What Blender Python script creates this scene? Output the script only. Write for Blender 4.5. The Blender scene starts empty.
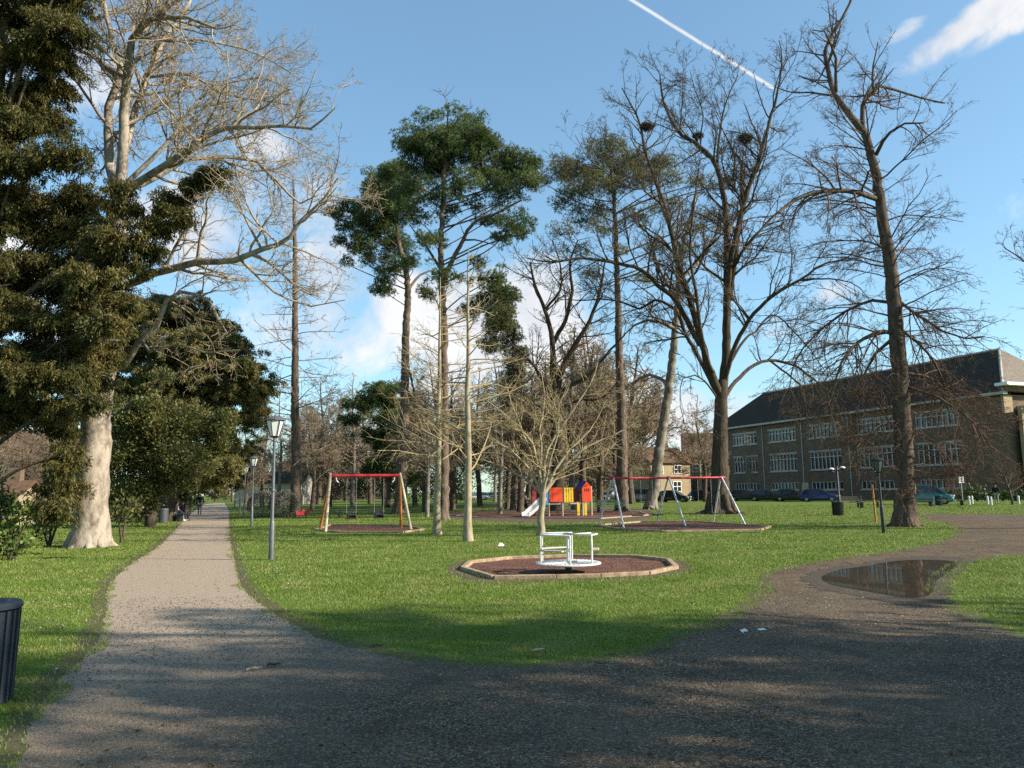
import bpy, math, random
import numpy as np
from mathutils import Vector, Matrix
R_ = math.radians
sc = bpy.context.scene
col = sc.collection
# ------------------------------------------------------------ camera, sky, sun, exposure
F = 780.0; CAMH = 1.65; PITCH = math.atan(107/780); ROLL = 0.012
cR0 = Vector((1,0,0)); cU0 = Vector((0,-math.sin(PITCH),math.cos(PITCH))); cF = Vector((0,math.cos(PITCH),math.sin(PITCH)))
cR = cR0*math.cos(ROLL)-cU0*math.sin(ROLL); cU = cR0*math.sin(ROLL)+cU0*math.cos(ROLL)
cam = bpy.data.cameras.new('camera'); co = bpy.data.objects.new('camera', cam); col.objects.link(co)
cam.sensor_width = 36; cam.lens = F/1024*36; cam.clip_start = 0.05; cam.clip_end = 4000
co.matrix_world = Matrix(((cR.x,cU.x,-cF.x,0),(cR.y,cU.y,-cF.y,0),(cR.z,cU.z,-cF.z,CAMH),(0,0,0,1)))
sc.camera = co
def ray(px, py):
    return cR*((px-512)/F)+cU*((384-py)/F)+cF
def pix(px, py, Y):
    d = ray(px,py); return Vector((0,0,CAMH))+d*(Y/d.y)
def G(px, py):
    d = ray(px,py); return Vector((0,0,CAMH))+d*(-CAMH/d.z)
def gx(px, Y):            # ground point seen in image column px at distance Y
    lo, hi = 486, 900
    p = Vector(((px-512)/F*Y, Y, 0))
    for _ in range(6):
        v = p-Vector((0,0,CAMH)); sx = 512+F*v.dot(cR)/v.dot(cF); p.x += (px-sx)/F*Y
    return p
SUN_AZ, SUN_EL = 103.0, 28.0
w = bpy.data.worlds.new('World'); sc.world = w; w.use_nodes = True
nt = w.node_tree; N = nt.nodes; Lk = nt.links
for n in list(N): N.remove(n)
def wn(t, **k):
    n = N.new(t)
    for a,b in k.items(): setattr(n,a,b)
    return n
sky = wn('ShaderNodeTexSky', sky_type='NISHITA', sun_disc=False, sun_elevation=R_(SUN_EL), sun_rotation=R_(SUN_AZ), altitude=50)
sky.air_density=1.0; sky.dust_density=0.35; sky.ozone_density=1.0
tc = wn('ShaderNodeTexCoord')
def wmath(op, a, b=None, clamp=False):
    n = wn('ShaderNodeMath', operation=op, use_clamp=clamp)
    for i,v in enumerate((a,b)):
        if v is None: continue
        if isinstance(v,(int,float)): n.inputs[i].default_value = v
        else: Lk.new(v, n.inputs[i])
    return n.outputs[0]
def wsmooth(v, a, b, lo=0, hi=1):
    n = wn('ShaderNodeMapRange', interpolation_type='SMOOTHSTEP')
    Lk.new(v, n.inputs['Value']); n.inputs['From Min'].default_value=a; n.inputs['From Max'].default_value=b
    n.inputs['To Min'].default_value=lo; n.inputs['To Max'].default_value=hi
    return n.outputs['Result']
nz = wn('ShaderNodeTexNoise'); nz.inputs['Scale'].default_value=9; nz.inputs['Detail'].default_value=9; nz.inputs['Roughness'].default_value=.6; nz.inputs['Distortion'].default_value=.4
Lk.new(tc.outputs['Generated'], nz.inputs['Vector']); nzf = nz.outputs[0]
tot = None
def blob(px, py, rx, ry, amp=1.0, ang=0):
    global tot
    c = ray(px,py).normalized()
    a = Vector((math.cos(ang),0,math.sin(ang))); b = Vector((-math.sin(ang),0,math.cos(ang)))
    s = wn('ShaderNodeVectorMath', operation='SUBTRACT'); Lk.new(tc.outputs['Generated'], s.inputs[0]); s.inputs[1].default_value = c
    sq = None
    for ax, rr in ((a,rx/F),(b,ry/F)):
        d = wn('ShaderNodeVectorMath', operation='DOT_PRODUCT'); Lk.new(s.outputs[0], d.inputs[0]); d.inputs[1].default_value = ax/rr
        q = wmath('MULTIPLY', d.outputs['Value'], d.outputs['Value']); sq = q if sq is None else wmath('ADD', sq, q)
    ln = wmath('SQRT', sq)
    v = wsmooth(ln, 1.25, 0.1, 0, amp)
    d = wn('ShaderNodeVectorMath', operation='DOT_PRODUCT'); Lk.new(tc.outputs['Generated'], d.inputs[0]); d.inputs[1].default_value = c
    v = wmath('MULTIPLY', v, wmath('GREATER_THAN', d.outputs['Value'], 0.3))
    tot = v if tot is None else wmath('MAXIMUM', tot, v)
for b in ((470,330,110,90,.95),(400,300,50,60,.8),(330,270,60,60,.85),(700,420,120,50,.85),(535,330,75,95,1.0),(500,300,60,50,.9),(590,400,120,40,.85),(440,400,80,45,.8),(300,200,95,70,.62),(270,150,45,30,.85),(180,230,90,60,.9),
          (320,330,100,70,.75),(345,290,40,30,.8),(20,40,110,70,.8),(980,18,75,22,.95,.42),(1060,-10,90,22,.8,.4),(905,32,30,12,.6,.4),(838,292,36,22,.8),(640,470,220,60,.6),(780,330,40,20,.5),(1250,200,160,70,.8),(-250,250,260,120,.8)):
    blob(*b)
cl = wsmooth(wmath('ADD', tot, wmath('MULTIPLY', wmath('SUBTRACT', nzf, .5), 1.7)), .34, .85)
# vapour trail
a_ = ray(612,-12).normalized(); b_ = ray(776,90).normalized(); n_ = a_.cross(b_).normalized(); m_ = b_
d1 = wn('ShaderNodeVectorMath', operation='DOT_PRODUCT'); Lk.new(tc.outputs['Generated'], d1.inputs[0]); d1.inputs[1].default_value=n_
t_ = (b_-a_).normalized()
d2 = wn('ShaderNodeVectorMath', operation='DOT_PRODUCT'); Lk.new(tc.outputs['Generated'], d2.inputs[0]); d2.inputs[1].default_value=t_
tb = t_.dot(b_)
dd = wmath('ABSOLUTE', wmath('ADD', d1.outputs['Value'], wmath('MULTIPLY', wmath('SUBTRACT', nzf,.5), .0022)))
trail = wmath('MULTIPLY', wsmooth(dd, .0029, .0003, 0, .85), wsmooth(d2.outputs['Value'], tb+.002, tb-.006, 0, 1))
trail = wmath('MULTIPLY', trail, wsmooth(d2.outputs['Value'], -1.2, -.6, 0,1))
fac = wmath('MAXIMUM', wmath('MULTIPLY', cl, .93), trail)
bg1 = wn('ShaderNodeBackground'); bg2 = wn('ShaderNodeBackground'); mx = wn('ShaderNodeMixShader'); wo = wn('ShaderNodeOutputWorld')
tint = wn('ShaderNodeMix', data_type='RGBA', blend_type='MULTIPLY'); tint.inputs[0].default_value=1; tint.inputs[7].default_value=(1.12,1.50,1.64,1)
sg = wn('ShaderNodeGamma'); sg.inputs[1].default_value=.75; Lk.new(sky.outputs[0], sg.inputs[0])
Lk.new(sg.outputs[0], tint.inputs[6]); Lk.new(tint.outputs[2], bg1.inputs[0]); bg1.inputs[1].default_value = 0.10
cr = wn('ShaderNodeValToRGB'); cr.color_ramp.elements[0].position=.3; cr.color_ramp.elements[0].color=(.62,.66,.74,1); cr.color_ramp.elements[1].position=.62; cr.color_ramp.elements[1].color=(.95,.94,.93,1)
Lk.new(nzf, cr.inputs[0]); Lk.new(cr.outputs[0], bg2.inputs[0]); bg2.inputs[1].default_value = 0.56
Lk.new(fac, mx.inputs[0]); Lk.new(bg1.outputs[0], mx.inputs[1]); Lk.new(bg2.outputs[0], mx.inputs[2]); Lk.new(mx.outputs[0], wo.inputs[0])
sl = bpy.data.lights.new('sun','SUN'); sl.energy = 5.0; sl.angle = R_(.6); sl.color=(1,.90,.76)
so = bpy.data.objects.new('sun', sl); col.objects.link(so)
so.rotation_euler = Vector((math.sin(R_(SUN_AZ))*math.cos(R_(SUN_EL)), math.cos(R_(SUN_AZ))*math.cos(R_(SUN_EL)), math.sin(R_(SUN_EL)))).to_track_quat('Z','Y').to_euler()
sc.view_settings.view_transform='Standard'; sc.view_settings.look='None'; sc.view_settings.exposure=0.95; sc.view_settings.gamma=1
sc.view_settings.use_curve_mapping=False
sc.cycles.max_bounces=6; sc.cycles.transparent_max_bounces=6; sc.cycles.diffuse_bounces=3; sc.cycles.glossy_bounces=3
sc.cycles.use_denoising = False
# ------------------------------------------------------------ helpers
def fast_mesh(name, V, faces_list):
    """V (n,3); faces_list = list of (m,k) index arrays"""
    me = bpy.data.meshes.new(name)
    V = np.ascontiguousarray(V, dtype=np.float32)
    me.vertices.add(len(V)); me.vertices.foreach_set('co', V.ravel())
    loops = np.concatenate([f.ravel() for f in faces_list]).astype(np.int32)
    starts=[]; tot=0
    for f in faces_list:
        k=f.shape[1]; starts.append(tot+np.arange(len(f))*k); tot+=f.size
    starts=np.concatenate(starts).astype(np.int32)
    me.loops.add(len(loops)); me.loops.foreach_set('vertex_index', loops)
    me.polygons.add(len(starts)); me.polygons.foreach_set('loop_start', starts)
    me.update(calc_edges=True)
    return me
def link(name, me, mat=None, parent=None, smooth=False):
    if mat: me.materials.append(mat)
    if smooth: me.polygons.foreach_set('use_smooth', np.ones(len(me.polygons), dtype=bool)); me.update()
    o = bpy.data.objects.new(name, me); col.objects.link(o)
    if parent: o.parent = parent
    return o
def tag(o, label=None, cat=None, group=None, kind=None):
    if label: o['label']=label
    if cat: o['category']=cat
    if group: o['group']=group
    if kind: o['kind']=kind
    return o
def empty(name, loc=(0,0,0), rz=0, label=None, cat=None, group=None):
    o = bpy.data.objects.new(name, None); col.objects.link(o); o.empty_display_size=.2
    o.location = loc; o.rotation_euler=(0,0,rz)
    return tag(o,label,cat,group)
KIDS = {}
def copy_tree(o, loc=None, rz=None, scale=None, label=None, group=None, cat=None):
    def rec(s, par):
        c = s.copy(); col.objects.link(c)
        if par: c.parent = par
        for ch in s.children: rec(ch, c)
        return c
    c = rec(o, None)
    if loc is not None: c.location = loc
    if rz is not None: c.rotation_euler = (0,0,rz)
    if scale is not None: c.scale = scale if not isinstance(scale,(int,float)) else (scale,)*3
    if label: c['label']=label
    if group: c['group']=group
    if cat: c['category']=cat
    return c
class MB:
    def __init__(s): s.v=[]; s.f=[]
    def add(s, vs, fs):
        b=len(s.v); s.v+= [tuple(v) for v in vs]; s.f+=[[i+b for i in f] for f in fs]; return s
    def box(s, c, size, rz=0, M=None, taper=1.0):
        x,y,z=[k/2 for k in size]; vs=[]
        for dz in (-1,1):
            t = taper if dz>0 else 1
            for dx,dy in ((-1,-1),(1,-1),(1,1),(-1,1)):
                v=Vector((dx*x*t,dy*y*t,dz*z))
                if M: v = M@v
                if rz: v = Matrix.Rotation(rz,3,'Z')@v
                vs.append(v+Vector(c))
        return s.add(vs,[[3,2,1,0],[4,5,6,7],[0,1,5,4],[1,2,6,5],[2,3,7,6],[3,0,4,7]])
    def bar(s, p0, p1, w, h=None):
        p0=Vector(p0); p1=Vector(p1); d=p1-p0; q=d.to_track_quat('Z','Y').to_matrix()
        return s.box((p0+p1)/2,(w,h or w,d.length),M=q)
    def cyl(s, p0, p1, r0, r1=None, n=12, caps=True):
        r1 = r0 if r1 is None else r1
        p0=Vector(p0); p1=Vector(p1); q=(p1-p0).to_track_quat('Z','Y').to_matrix()
        vs=[p0+q@Vector((r0*math.cos(2*math.pi*i/n), r0*math.sin(2*math.pi*i/n),0)) for i in range(n)]
        vs+=[p1+q@Vector((r1*math.cos(2*math.pi*i/n), r1*math.sin(2*math.pi*i/n),0)) for i in range(n)]
        fs=[[i,(i+1)%n,n+(i+1)%n,n+i] for i in range(n)]
        if caps: fs+= [list(range(n))[::-1], list(range(n,2*n))]
        return s.add(vs,fs)
    def path(s, pts, r, n=8, close=False):
        pts=[Vector(p) for p in pts]; m=len(pts); vs=[]; fs=[]
        for i,p in enumerate(pts):
            if close: t=pts[(i+1)%m]-pts[i-1]
            else: t=pts[min(i+1,m-1)]-pts[max(i-1,0)]
            q=t.to_track_quat('Z','Y').to_matrix()
            rr = r[i] if isinstance(r,(list,tuple)) else r
            vs+=[p+q@Vector((rr*math.cos(2*math.pi*k/n), rr*math.sin(2*math.pi*k/n),0)) for k in range(n)]
        for i in range(m if close else m-1):
            a=i*n; b=((i+1)%m)*n
            fs+=[[a+k,a+(k+1)%n,b+(k+1)%n,b+k] for k in range(n)]
        if not close: fs+=[list(range(n))[::-1], [ (m-1)*n+k for k in range(n)]]
        return s.add(vs,fs)
    def lathe(s, prof, c=(0,0,0), n=24, a0=0):
        vs=[]; fs=[]; m=len(prof)
        for r,z in prof:
            vs+=[(c[0]+r*math.cos(a0+2*math.pi*k/n), c[1]+r*math.sin(a0+2*math.pi*k/n), c[2]+z) for k in range(n)]
        for i in range(m-1):
            fs+=[[i*n+k,i*n+(k+1)%n,(i+1)*n+(k+1)%n,(i+1)*n+k] for k in range(n)]
        if prof[0][0]>1e-4: fs.append(list(range(n))[::-1])
        if prof[-1][0]>1e-4: fs.append([(m-1)*n+k for k in range(n)])
        return s.add(vs,fs)
    def prism(s, poly, p0, ax, ay, az, th):
        """poly in 2D placed at p0 + x*ax + y*ay, extruded th along az"""
        p0=Vector(p0); ax=Vector(ax); ay=Vector(ay); az=Vector(az)*th; n=len(poly)
        vs=[p0+ax*x+ay*y for x,y in poly]+[p0+ax*x+ay*y+az for x,y in poly]
        return s.add(vs,[list(range(n))[::-1],list(range(n,2*n))]+[[i,(i+1)%n,n+(i+1)%n,n+i] for i in range(n)])
    def loft(s, secs, cap=True):
        n=len(secs[0]); vs=[p for q in secs for p in q]; fs=[]
        for i in range(len(secs)-1):
            fs+=[[i*n+k,i*n+(k+1)%n,(i+1)*n+(k+1)%n,(i+1)*n+k] for k in range(n)]
        if cap: fs+=[list(range(n))[::-1],[(len(secs)-1)*n+k for k in range(n)]]
        return s.add(vs,fs)
    def build(s, name, mat, parent=None, smooth=False, bevel=0):
        me=bpy.data.meshes.new(name); me.from_pydata(s.v,[],s.f); me.update()
        import bmesh
        bm=bmesh.new(); bm.from_mesh(me); bmesh.ops.recalc_face_normals(bm, faces=bm.faces); bm.to_mesh(me); bm.free()
        o=link(name,me,mat,parent,False)
        if smooth:
            me.polygons.foreach_set('use_smooth', [True]*len(me.polygons)); me.set_sharp_from_angle(angle=R_(40))
        if bevel:
            b=o.modifiers.new('bevel','BEVEL'); b.width=bevel; b.segments=2; b.limit_method='ANGLE'
        return o
def nodes(name):
    m=bpy.data.materials.new(name); m.use_nodes=True; n=m.node_tree.nodes; return m, n, m.node_tree.links, n['Principled BSDF']
def plain(name, c, rough=.6, metal=0, var=.12, scale=8, spec=.4, bump=0):
    m,n,l,b=nodes(name)
    b.inputs['Roughness'].default_value=rough; b.inputs['Metallic'].default_value=metal; b.inputs['Specular IOR Level'].default_value=spec
    t=n.new('ShaderNodeTexCoord'); z=n.new('ShaderNodeTexNoise'); z.inputs['Scale'].default_value=scale; z.inputs['Detail'].default_value=6
    l.new(t.outputs['Object'], z.inputs['Vector'])
    r=n.new('ShaderNodeValToRGB'); r.color_ramp.elements[0].position=.3; r.color_ramp.elements[1].position=.7
    r.color_ramp.elements[0].color=(*[max(0,k*(1-var)) for k in c],1); r.color_ramp.elements[1].color=(*[min(1,k*(1+var)) for k in c],1)
    l.new(z.outputs[0], r.inputs[0]); l.new(r.outputs[0], b.inputs['Base Color'])
    if bump:
        bp=n.new('ShaderNodeBump'); bp.inputs['Strength'].default_value=bump; bp.inputs['Distance'].default_value=.02; l.new(z.outputs[0],bp.inputs['Height']); l.new(bp.outputs[0],b.inputs['Normal'])
    return m
def bark(name, c1, c2, sc1=6, stretch=.25, bump=.6, lo=.35, hi=.65):
    m,n,l,b=nodes(name); b.inputs['Roughness'].default_value=.95; b.inputs['Specular IOR Level'].default_value=.1
    t=n.new('ShaderNodeTexCoord'); mp=n.new('ShaderNodeMapping'); mp.inputs['Scale'].default_value=(1,1,stretch); l.new(t.outputs['Object'],mp.inputs[0])
    z=n.new('ShaderNodeTexNoise'); z.inputs['Scale'].default_value=sc1; z.inputs['Detail'].default_value=8; z.inputs['Roughness'].default_value=.65; l.new(mp.outputs[0],z.inputs['Vector'])
    r=n.new('ShaderNodeValToRGB'); r.color_ramp.elements[0].position=lo; r.color_ramp.elements[1].position=hi
    r.color_ramp.elements[0].color=(*c1,1); r.color_ramp.elements[1].color=(*c2,1)
    l.new(z.outputs[0],r.inputs[0]); l.new(r.outputs[0],b.inputs['Base Color'])
    bp=n.new('ShaderNodeBump'); bp.inputs['Strength'].default_value=bump; bp.inputs['Distance'].default_value=.05; l.new(z.outputs[0],bp.inputs['Height']); l.new(bp.outputs[0],b.inputs['Normal'])
    return m
def foliage(name, c1, c2, c3=None, scale=1.2, rough=.55, trans=.25):
    m,n,l,b=nodes(name); b.inputs['Roughness'].default_value=rough; b.inputs['Specular IOR Level'].default_value=.18
    g=n.new('ShaderNodeNewGeometry'); z=n.new('ShaderNodeTexNoise'); z.inputs['Scale'].default_value=scale; z.inputs['Detail'].default_value=2; l.new(g.outputs['Position'],z.inputs['Vector'])
    ri=n.new('ShaderNodeMath'); ri.operation='MULTIPLY_ADD'; l.new(g.outputs['Random Per Island'],ri.inputs[0]); ri.inputs[1].default_value=.5; l.new(z.outputs[0],ri.inputs[2])
    r=n.new('ShaderNodeValToRGB'); e=r.color_ramp.elements
    e[0].position=.42; e[0].color=(*c1,1); e[1].position=.82; e[1].color=(*c2,1)
    if c3: q=e.new(1.0); q.color=(*c3,1)
    l.new(ri.outputs[0],r.inputs[0]); l.new(r.outputs[0],b.inputs['Base Color'])
    tr=n.new('ShaderNodeBsdfTranslucent'); l.new(r.outputs[0],tr.inputs[0]); mx=n.new('ShaderNodeMixShader'); mx.inputs[0].default_value=trans
    l.new(b.outputs[0],mx.inputs[1]); l.new(tr.outputs[0],mx.inputs[2]); l.new(mx.outputs[0],n['Material Output'].inputs[0])
    return m
M = {}
M['plane_bark']=bark('plane_bark',(.12,.098,.075),(.34,.29,.23),3.6,.6,1,.34,.56)
M['plane_twig']=bark('plane_twig',(.17,.13,.085),(.38,.31,.215),5)
M['oak_bark']=bark('oak_bark',(.035,.027,.02),(.11,.085,.06),9,.12,1)
M['oak_twig']=bark('oak_twig',(.05,.038,.026),(.11,.085,.058),6)
M['beech_bark']=bark('beech_bark',(.05,.038,.028),(.14,.105,.078),5,.4,.8)
M['beech_twig']=bark('beech_twig',(.08,.052,.036),(.16,.105,.075),4)
M['pine_bark']=bark('pine_bark',(.06,.045,.034),(.19,.14,.105),7,.3,1)
M['young_bark']=bark('young_bark',(.20,.165,.105),(.38,.32,.22),8,.4,.3)
M['young_twig']=bark('young_twig',(.24,.185,.10),(.38,.30,.17),6)
M['brown_twig']=bark('brown_twig',(.15,.115,.078),(.30,.235,.16),3)
M['grey_bark']=bark('grey_bark',(.10,.085,.065),(.27,.235,.185),4,.4,.5)
M['pine_leaf']=foliage('pine_leaf',(.035,.064,.020),(.10,.138,.045),(.17,.195,.07),1.0,.5,.35)
M['olive_pine_leaf']=foliage('olive_pine_leaf',(.06,.07,.025),(.16,.16,.06),(.22,.2,.09),1.0,.5,.35)
M['yew_leaf']=foliage('yew_leaf',(.036,.046,.014),(.098,.095,.029),(.20,.155,.052),.8,.5,.35)
M['olive_leaf']=foliage('olive_leaf',(.07,.08,.026),(.17,.155,.052),(.28,.23,.09),.7,.5,.35)
M['holly_leaf']=foliage('holly_leaf',(.045,.058,.016),(.12,.125,.04),(.21,.19,.07),.9,.45,.3)
M['laurel_leaf']=foliage('laurel_leaf',(.045,.085,.015),(.11,.16,.03),(.18,.23,.05),1.5,.4)
M['ivy_leaf']=foliage('ivy_leaf',(.03,.05,.018),(.08,.11,.035),None,1.5)
# ------------------------------------------------------------ tree tools
def spray_points(pads, rs, nb=14):
    P=[];D=[]
    for (cx,cy,cz,rx,ry,rz) in pads:
        for _ in range(nb):
            a=rs.uniform(0,2*np.pi); d=np.array([np.cos(a),np.sin(a)*.9,rs.uniform(-.15,.45)]); c=np.array([cx,cy,cz])+rs.normal(size=3)*np.array([rx,ry,rz])*.38
            L=rs.uniform(.5,1.15)*max(.45,rx); n=max(4,int(L/.055)); s=np.linspace(0,L,n); B=c+d*s[:,None]; B[:,2]-=.38*s**2/max(L,.5)
            side=np.array([-d[1],d[0],0]); 
            for b_,t in zip(B,s/L):
                m=rs.integers(3,7); h=rs.uniform(.10,.42)*(1.05-.5*t); q=np.linspace(.1,1,m); off=rs.normal(0,.07)
                H=b_+side*(off+q[:,None]*rs.normal(0,.10))+np.array([0,0,-1])*q[:,None]*h+rs.normal(size=(m,3))*.018
                P.append(H); D.append(np.tile(np.array([d[0]*.5,d[1]*.5,-.75]),(m,1))+rs.normal(size=(m,3))*.28)
    return np.concatenate(P), unit(np.concatenate(D))
def norm(v):
    l=math.sqrt(v[0]*v[0]+v[1]*v[1]+v[2]*v[2]) or 1e-9
    return (v[0]/l,v[1]/l,v[2]/l)
def tubes(groups):
    """groups: list of (polylines, sides); polyline=(pts, radii)"""
    VS=[]; FS=[]; base=0
    for polys, sides in groups:
        by={}
        for p in polys: by.setdefault(len(p[0]),[]).append(p)
        for n,ps in by.items():
            if n<2: continue
            P=np.array([p[0] for p in ps],dtype=np.float64); Rr=np.array([p[1] for p in ps],dtype=np.float64)
            T=np.gradient(P,axis=1); T/=np.linalg.norm(T,axis=2,keepdims=True)+1e-9
            D=P[:,-1]-P[:,0]; ax=np.zeros_like(D); ax[np.arange(len(D)),np.argmin(np.abs(D),axis=1)]=1
            A=np.cross(T,ax[:,None,:]); A/=np.linalg.norm(A,axis=2,keepdims=True)+1e-9; B=np.cross(T,A)
            th=np.arange(sides)*2*np.pi/sides
            V=P[:,:,None,:]+Rr[:,:,None,None]*(np.cos(th)[None,None,:,None]*A[:,:,None,:]+np.sin(th)[None,None,:,None]*B[:,:,None,:])
            N_=len(ps); V=V.reshape(-1,3)
            i=np.arange(N_)[:,None,None]*n*sides; j=np.arange(n-1)[None,:,None]*sides; k=np.arange(sides)[None,None,:]; k2=(k+1)%sides
            f=np.stack([i+j+k,i+j+k2,i+j+sides+k2,i+j+sides+k],axis=-1).reshape(-1,4)+base
            VS.append(V); FS.append(f); base+=len(V)
    return np.concatenate(VS), [np.concatenate(FS)]
def grow(rng, out, p, d, L, r, lv, S):
    n=S['seg'][lv]; st=L/n; wig=S['wig'][lv]; up=S['up'][lv]; pts=[p]; rad=[r]; ds=[d]
    rt=r*S.get('tip',.3)
    for i in range(n):
        g=rng.gauss
        d=norm((d[0]+g(0,wig),d[1]+g(0,wig),d[2]+g(0,wig)+up))
        p=(p[0]+d[0]*st,p[1]+d[1]*st,max(p[2]+d[2]*st,.05)); pts.append(p); ds.append(d); rad.append(r+(rt-r)*(i+1)/n)
    out.setdefault(lv,[]).append((pts,rad))
    if lv+1>=len(S['seg']): return
    k=S['kids'][lv]; k=int(k*L/S['ref'][lv]+rng.random()) if 'ref' in S else k
    for _ in range(k):
        t=rng.uniform(S.get('t0',.2),1); x=t*n; i=min(int(x),n-1); fr=x-i
        q=tuple(pts[i][c]+(pts[i+1][c]-pts[i][c])*fr for c in range(3)); dd=ds[i+1]
        cd=side_dir(rng, dd, S['ang'][lv]*rng.uniform(.7,1.3), S.get('flat',0))
        LL=L*S['ratio'][lv]*rng.uniform(.6,1.15)*(1.1-.55*t)
        grow(rng,out,q,cd,LL,max(S['rmin'],(r+(rt-r)*t)*S['rr']),lv+1,S)
def side_dir(rng, dd, a, flat=0):
    q=(rng.gauss(0,1),rng.gauss(0,1),rng.gauss(0,1)*(1-flat)); dt=q[0]*dd[0]+q[1]*dd[1]+q[2]*dd[2]
    q=norm((q[0]-dt*dd[0],q[1]-dt*dd[1],q[2]-dt*dd[2])); c=math.cos(a); s=math.sin(a)
    return (dd[0]*c+q[0]*s,dd[1]*c+q[1]*s,dd[2]*c+q[2]*s)
def catmull(pts, step):
    P=[np.array(p,float) for p in pts]; P=[2*P[0]-P[1]]+P+[2*P[-1]-P[-2]]; out=[]
    for i in range(1,len(P)-2):
        m=max(1,int(np.linalg.norm((P[i+1]-P[i])[:3])/step))
        for k in range(m):
            t=k/m; out.append(.5*((2*P[i])+(-P[i-1]+P[i+1])*t+(2*P[i-1]-5*P[i]+4*P[i+1]-P[i+2])*t*t+(-P[i-1]+3*P[i]-3*P[i+1]+P[i+2])*t**3))
    out.append(P[-2]); return out
def traced(rng, out, pts, r0, r1, Y, S, lv=0, spawn=1.2, Lk_=(1.5,3.5), step=.5, root='trunk', jit=.02, start=.15, noise=.0, kids_r=.5, power=1.0):
    """limb through picture columns/rows at distance Y+dy, in world metres"""
    P=[]
    n=len(pts)
    for i,p in enumerate(pts):
        q=pix(p[0],p[1],Y+(p[2] if len(p)>2 else 0)); t=i/(n-1); P.append((q.x,q.y,q.z,r0+(r1-r0)*t**power))
    C=catmull(P,step if spawn or pts[0][1]<490 else .25); c3=[]; rr=[]
    for i,c in enumerate(C):
        e=jit if 0<i<len(C)-1 else 0
        c3.append((c[0]+rng.gauss(0,e),c[1]+rng.gauss(0,e),c[2]+rng.gauss(0,e))); rr.append(max(c[3],.01)*(1+.32*math.exp(-max(c3[-1][2],0)/.4) if not spawn and pts[0][1]>490 else 1))
    out.setdefault(root,[]).append((c3,rr))
    if spawn:
        L=sum(math.dist(c3[i],c3[i+1]) for i in range(len(c3)-1)); k=int(L*spawn)
        for _ in range(k):
            t=rng.uniform(start,1); x=t*(len(c3)-1); i=min(int(x),len(c3)-2); fr=x-i
            q=tuple(c3[i][c]+(c3[i+1][c]-c3[i][c])*fr for c in range(3)); dd=norm(tuple(c3[i+1][c]-c3[i][c] for c in range(3)))
            LL=rng.uniform(*Lk_)*(1.15-.5*t); grow(rng,out,q,side_dir(rng,dd,rng.uniform(.6,1.2)),LL,max(S['rmin'],min(rr[i]*kids_r,LL*.022)),lv,S)
    return c3
def tree_objects(root, out, mt, mb, base, whole=False):
    b=np.array(base)
    if whole: out={'trunk':sum((out[k] for k in out),[])}  # branches and loose sprigs are merged into the trunk mesh here
    def loc(V): return V-b
    if 'trunk' in out:
        V,Fs=tubes([(out['trunk'],10)]); link('trunk',fast_mesh('trunk',loc(V),Fs),mt,root,True)
    lv=[k for k in out if k not in('trunk',)]
    if lv:
        gr=[(out[k],5 if (isinstance(k,int) and k==0) or k=='limb' else (4 if k==1 else 3)) for k in lv]
        V,Fs=tubes(gr); link('branches',fast_mesh('branches',loc(V),Fs),mb,root,True)
def flare(base, r, h=1.2, k=1.9, n=5, seed=0):
    rng=random.Random(seed); V=[]
    return [((base[0]+math.cos(a)*r*k,base[1]+math.sin(a)*r*k,-.08),(base[0]+math.cos(a)*r*1.05,base[1]+math.sin(a)*r*1.05,h*.06),(base[0]+math.cos(a)*r*.62,base[1]+math.sin(a)*r*.62,h*.55)) for a in [rng.uniform(0,.6)+6.28*i/n for i in range(n)]]
def add_flare(out, base, r, h=1.2, k=1.9, n=6, seed=0):
    for p in flare(base,r,h,k,n,seed):
        out.setdefault('trunk',[]).append((list(p),[r*.12,r*.26,r*.34]))
def leaf_quads(C, D, ln, wd, rs, curl=.15):
    """rhombus leaves at C along D"""
    n=len(C); Rn=rs.normal(size=(n,3)); S=np.cross(D,Rn); S/=np.linalg.norm(S,axis=1,keepdims=True)+1e-9
    U=np.cross(D,S); ln=np.broadcast_to(ln,(n,))[:,None]; wd=np.broadcast_to(wd,(n,))[:,None]
    V=np.stack([C, C+D*ln*.45+S*wd/2+U*ln*curl*.5, C+D*ln, C+D*ln*.45-S*wd/2+U*ln*curl*.5],axis=1).reshape(-1,3)
    return V, np.arange(4*n).reshape(n,4)
def unit(a): return a/(np.linalg.norm(a,axis=1,keepdims=True)+1e-9)
def pads_points(pads, rs, dens=1.0, KD=12):
    """pads: (cx,cy,cz,rx,ry,rz); returns points in lumpy sub-clumps and outward dirs"""
    PT=[]; DR=[]
    for (cx,cy,cz,rx,ry,rz) in pads:
        k=int(5+rx*rz*KD); u=unit(rs.normal(size=(k,3)))*(rs.uniform(.15,1,size=(k,1))**.6)
        cc=np.array([cx,cy,cz])+u*np.array([rx,ry,rz])
        rad=np.minimum(min(rx,ry,rz)*rs.uniform(.3,.6,size=k)+.08,.75)
        for c,r_ in zip(cc,rad):
            m=max(4,int(dens*150*r_*r_)); q=unit(rs.normal(size=(m,3)))*(rs.uniform(.2,1,size=(m,1))**.6)
            PT.append(c+q*np.array([r_*1.3,r_*1.3,r_])); DR.append(unit(q*.8+unit(np.broadcast_to(c-np.array([cx,cy,cz-rz]),q.shape)+1e-3)*.6+np.array([0,0,.35])))
    return np.concatenate(PT), np.concatenate(DR)
def needles(P, D, rs, k=8, ln=.22, wd=.022, spread=.7):
    C=np.repeat(P,k,axis=0); DD=unit(np.repeat(D,k,axis=0)+rs.normal(size=(len(C),3))*spread)
    V,Fq=leaf_quads(C,DD,ln*rs.uniform(.7,1.2,size=len(C)),wd,rs,0)
    return V,Fq
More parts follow.
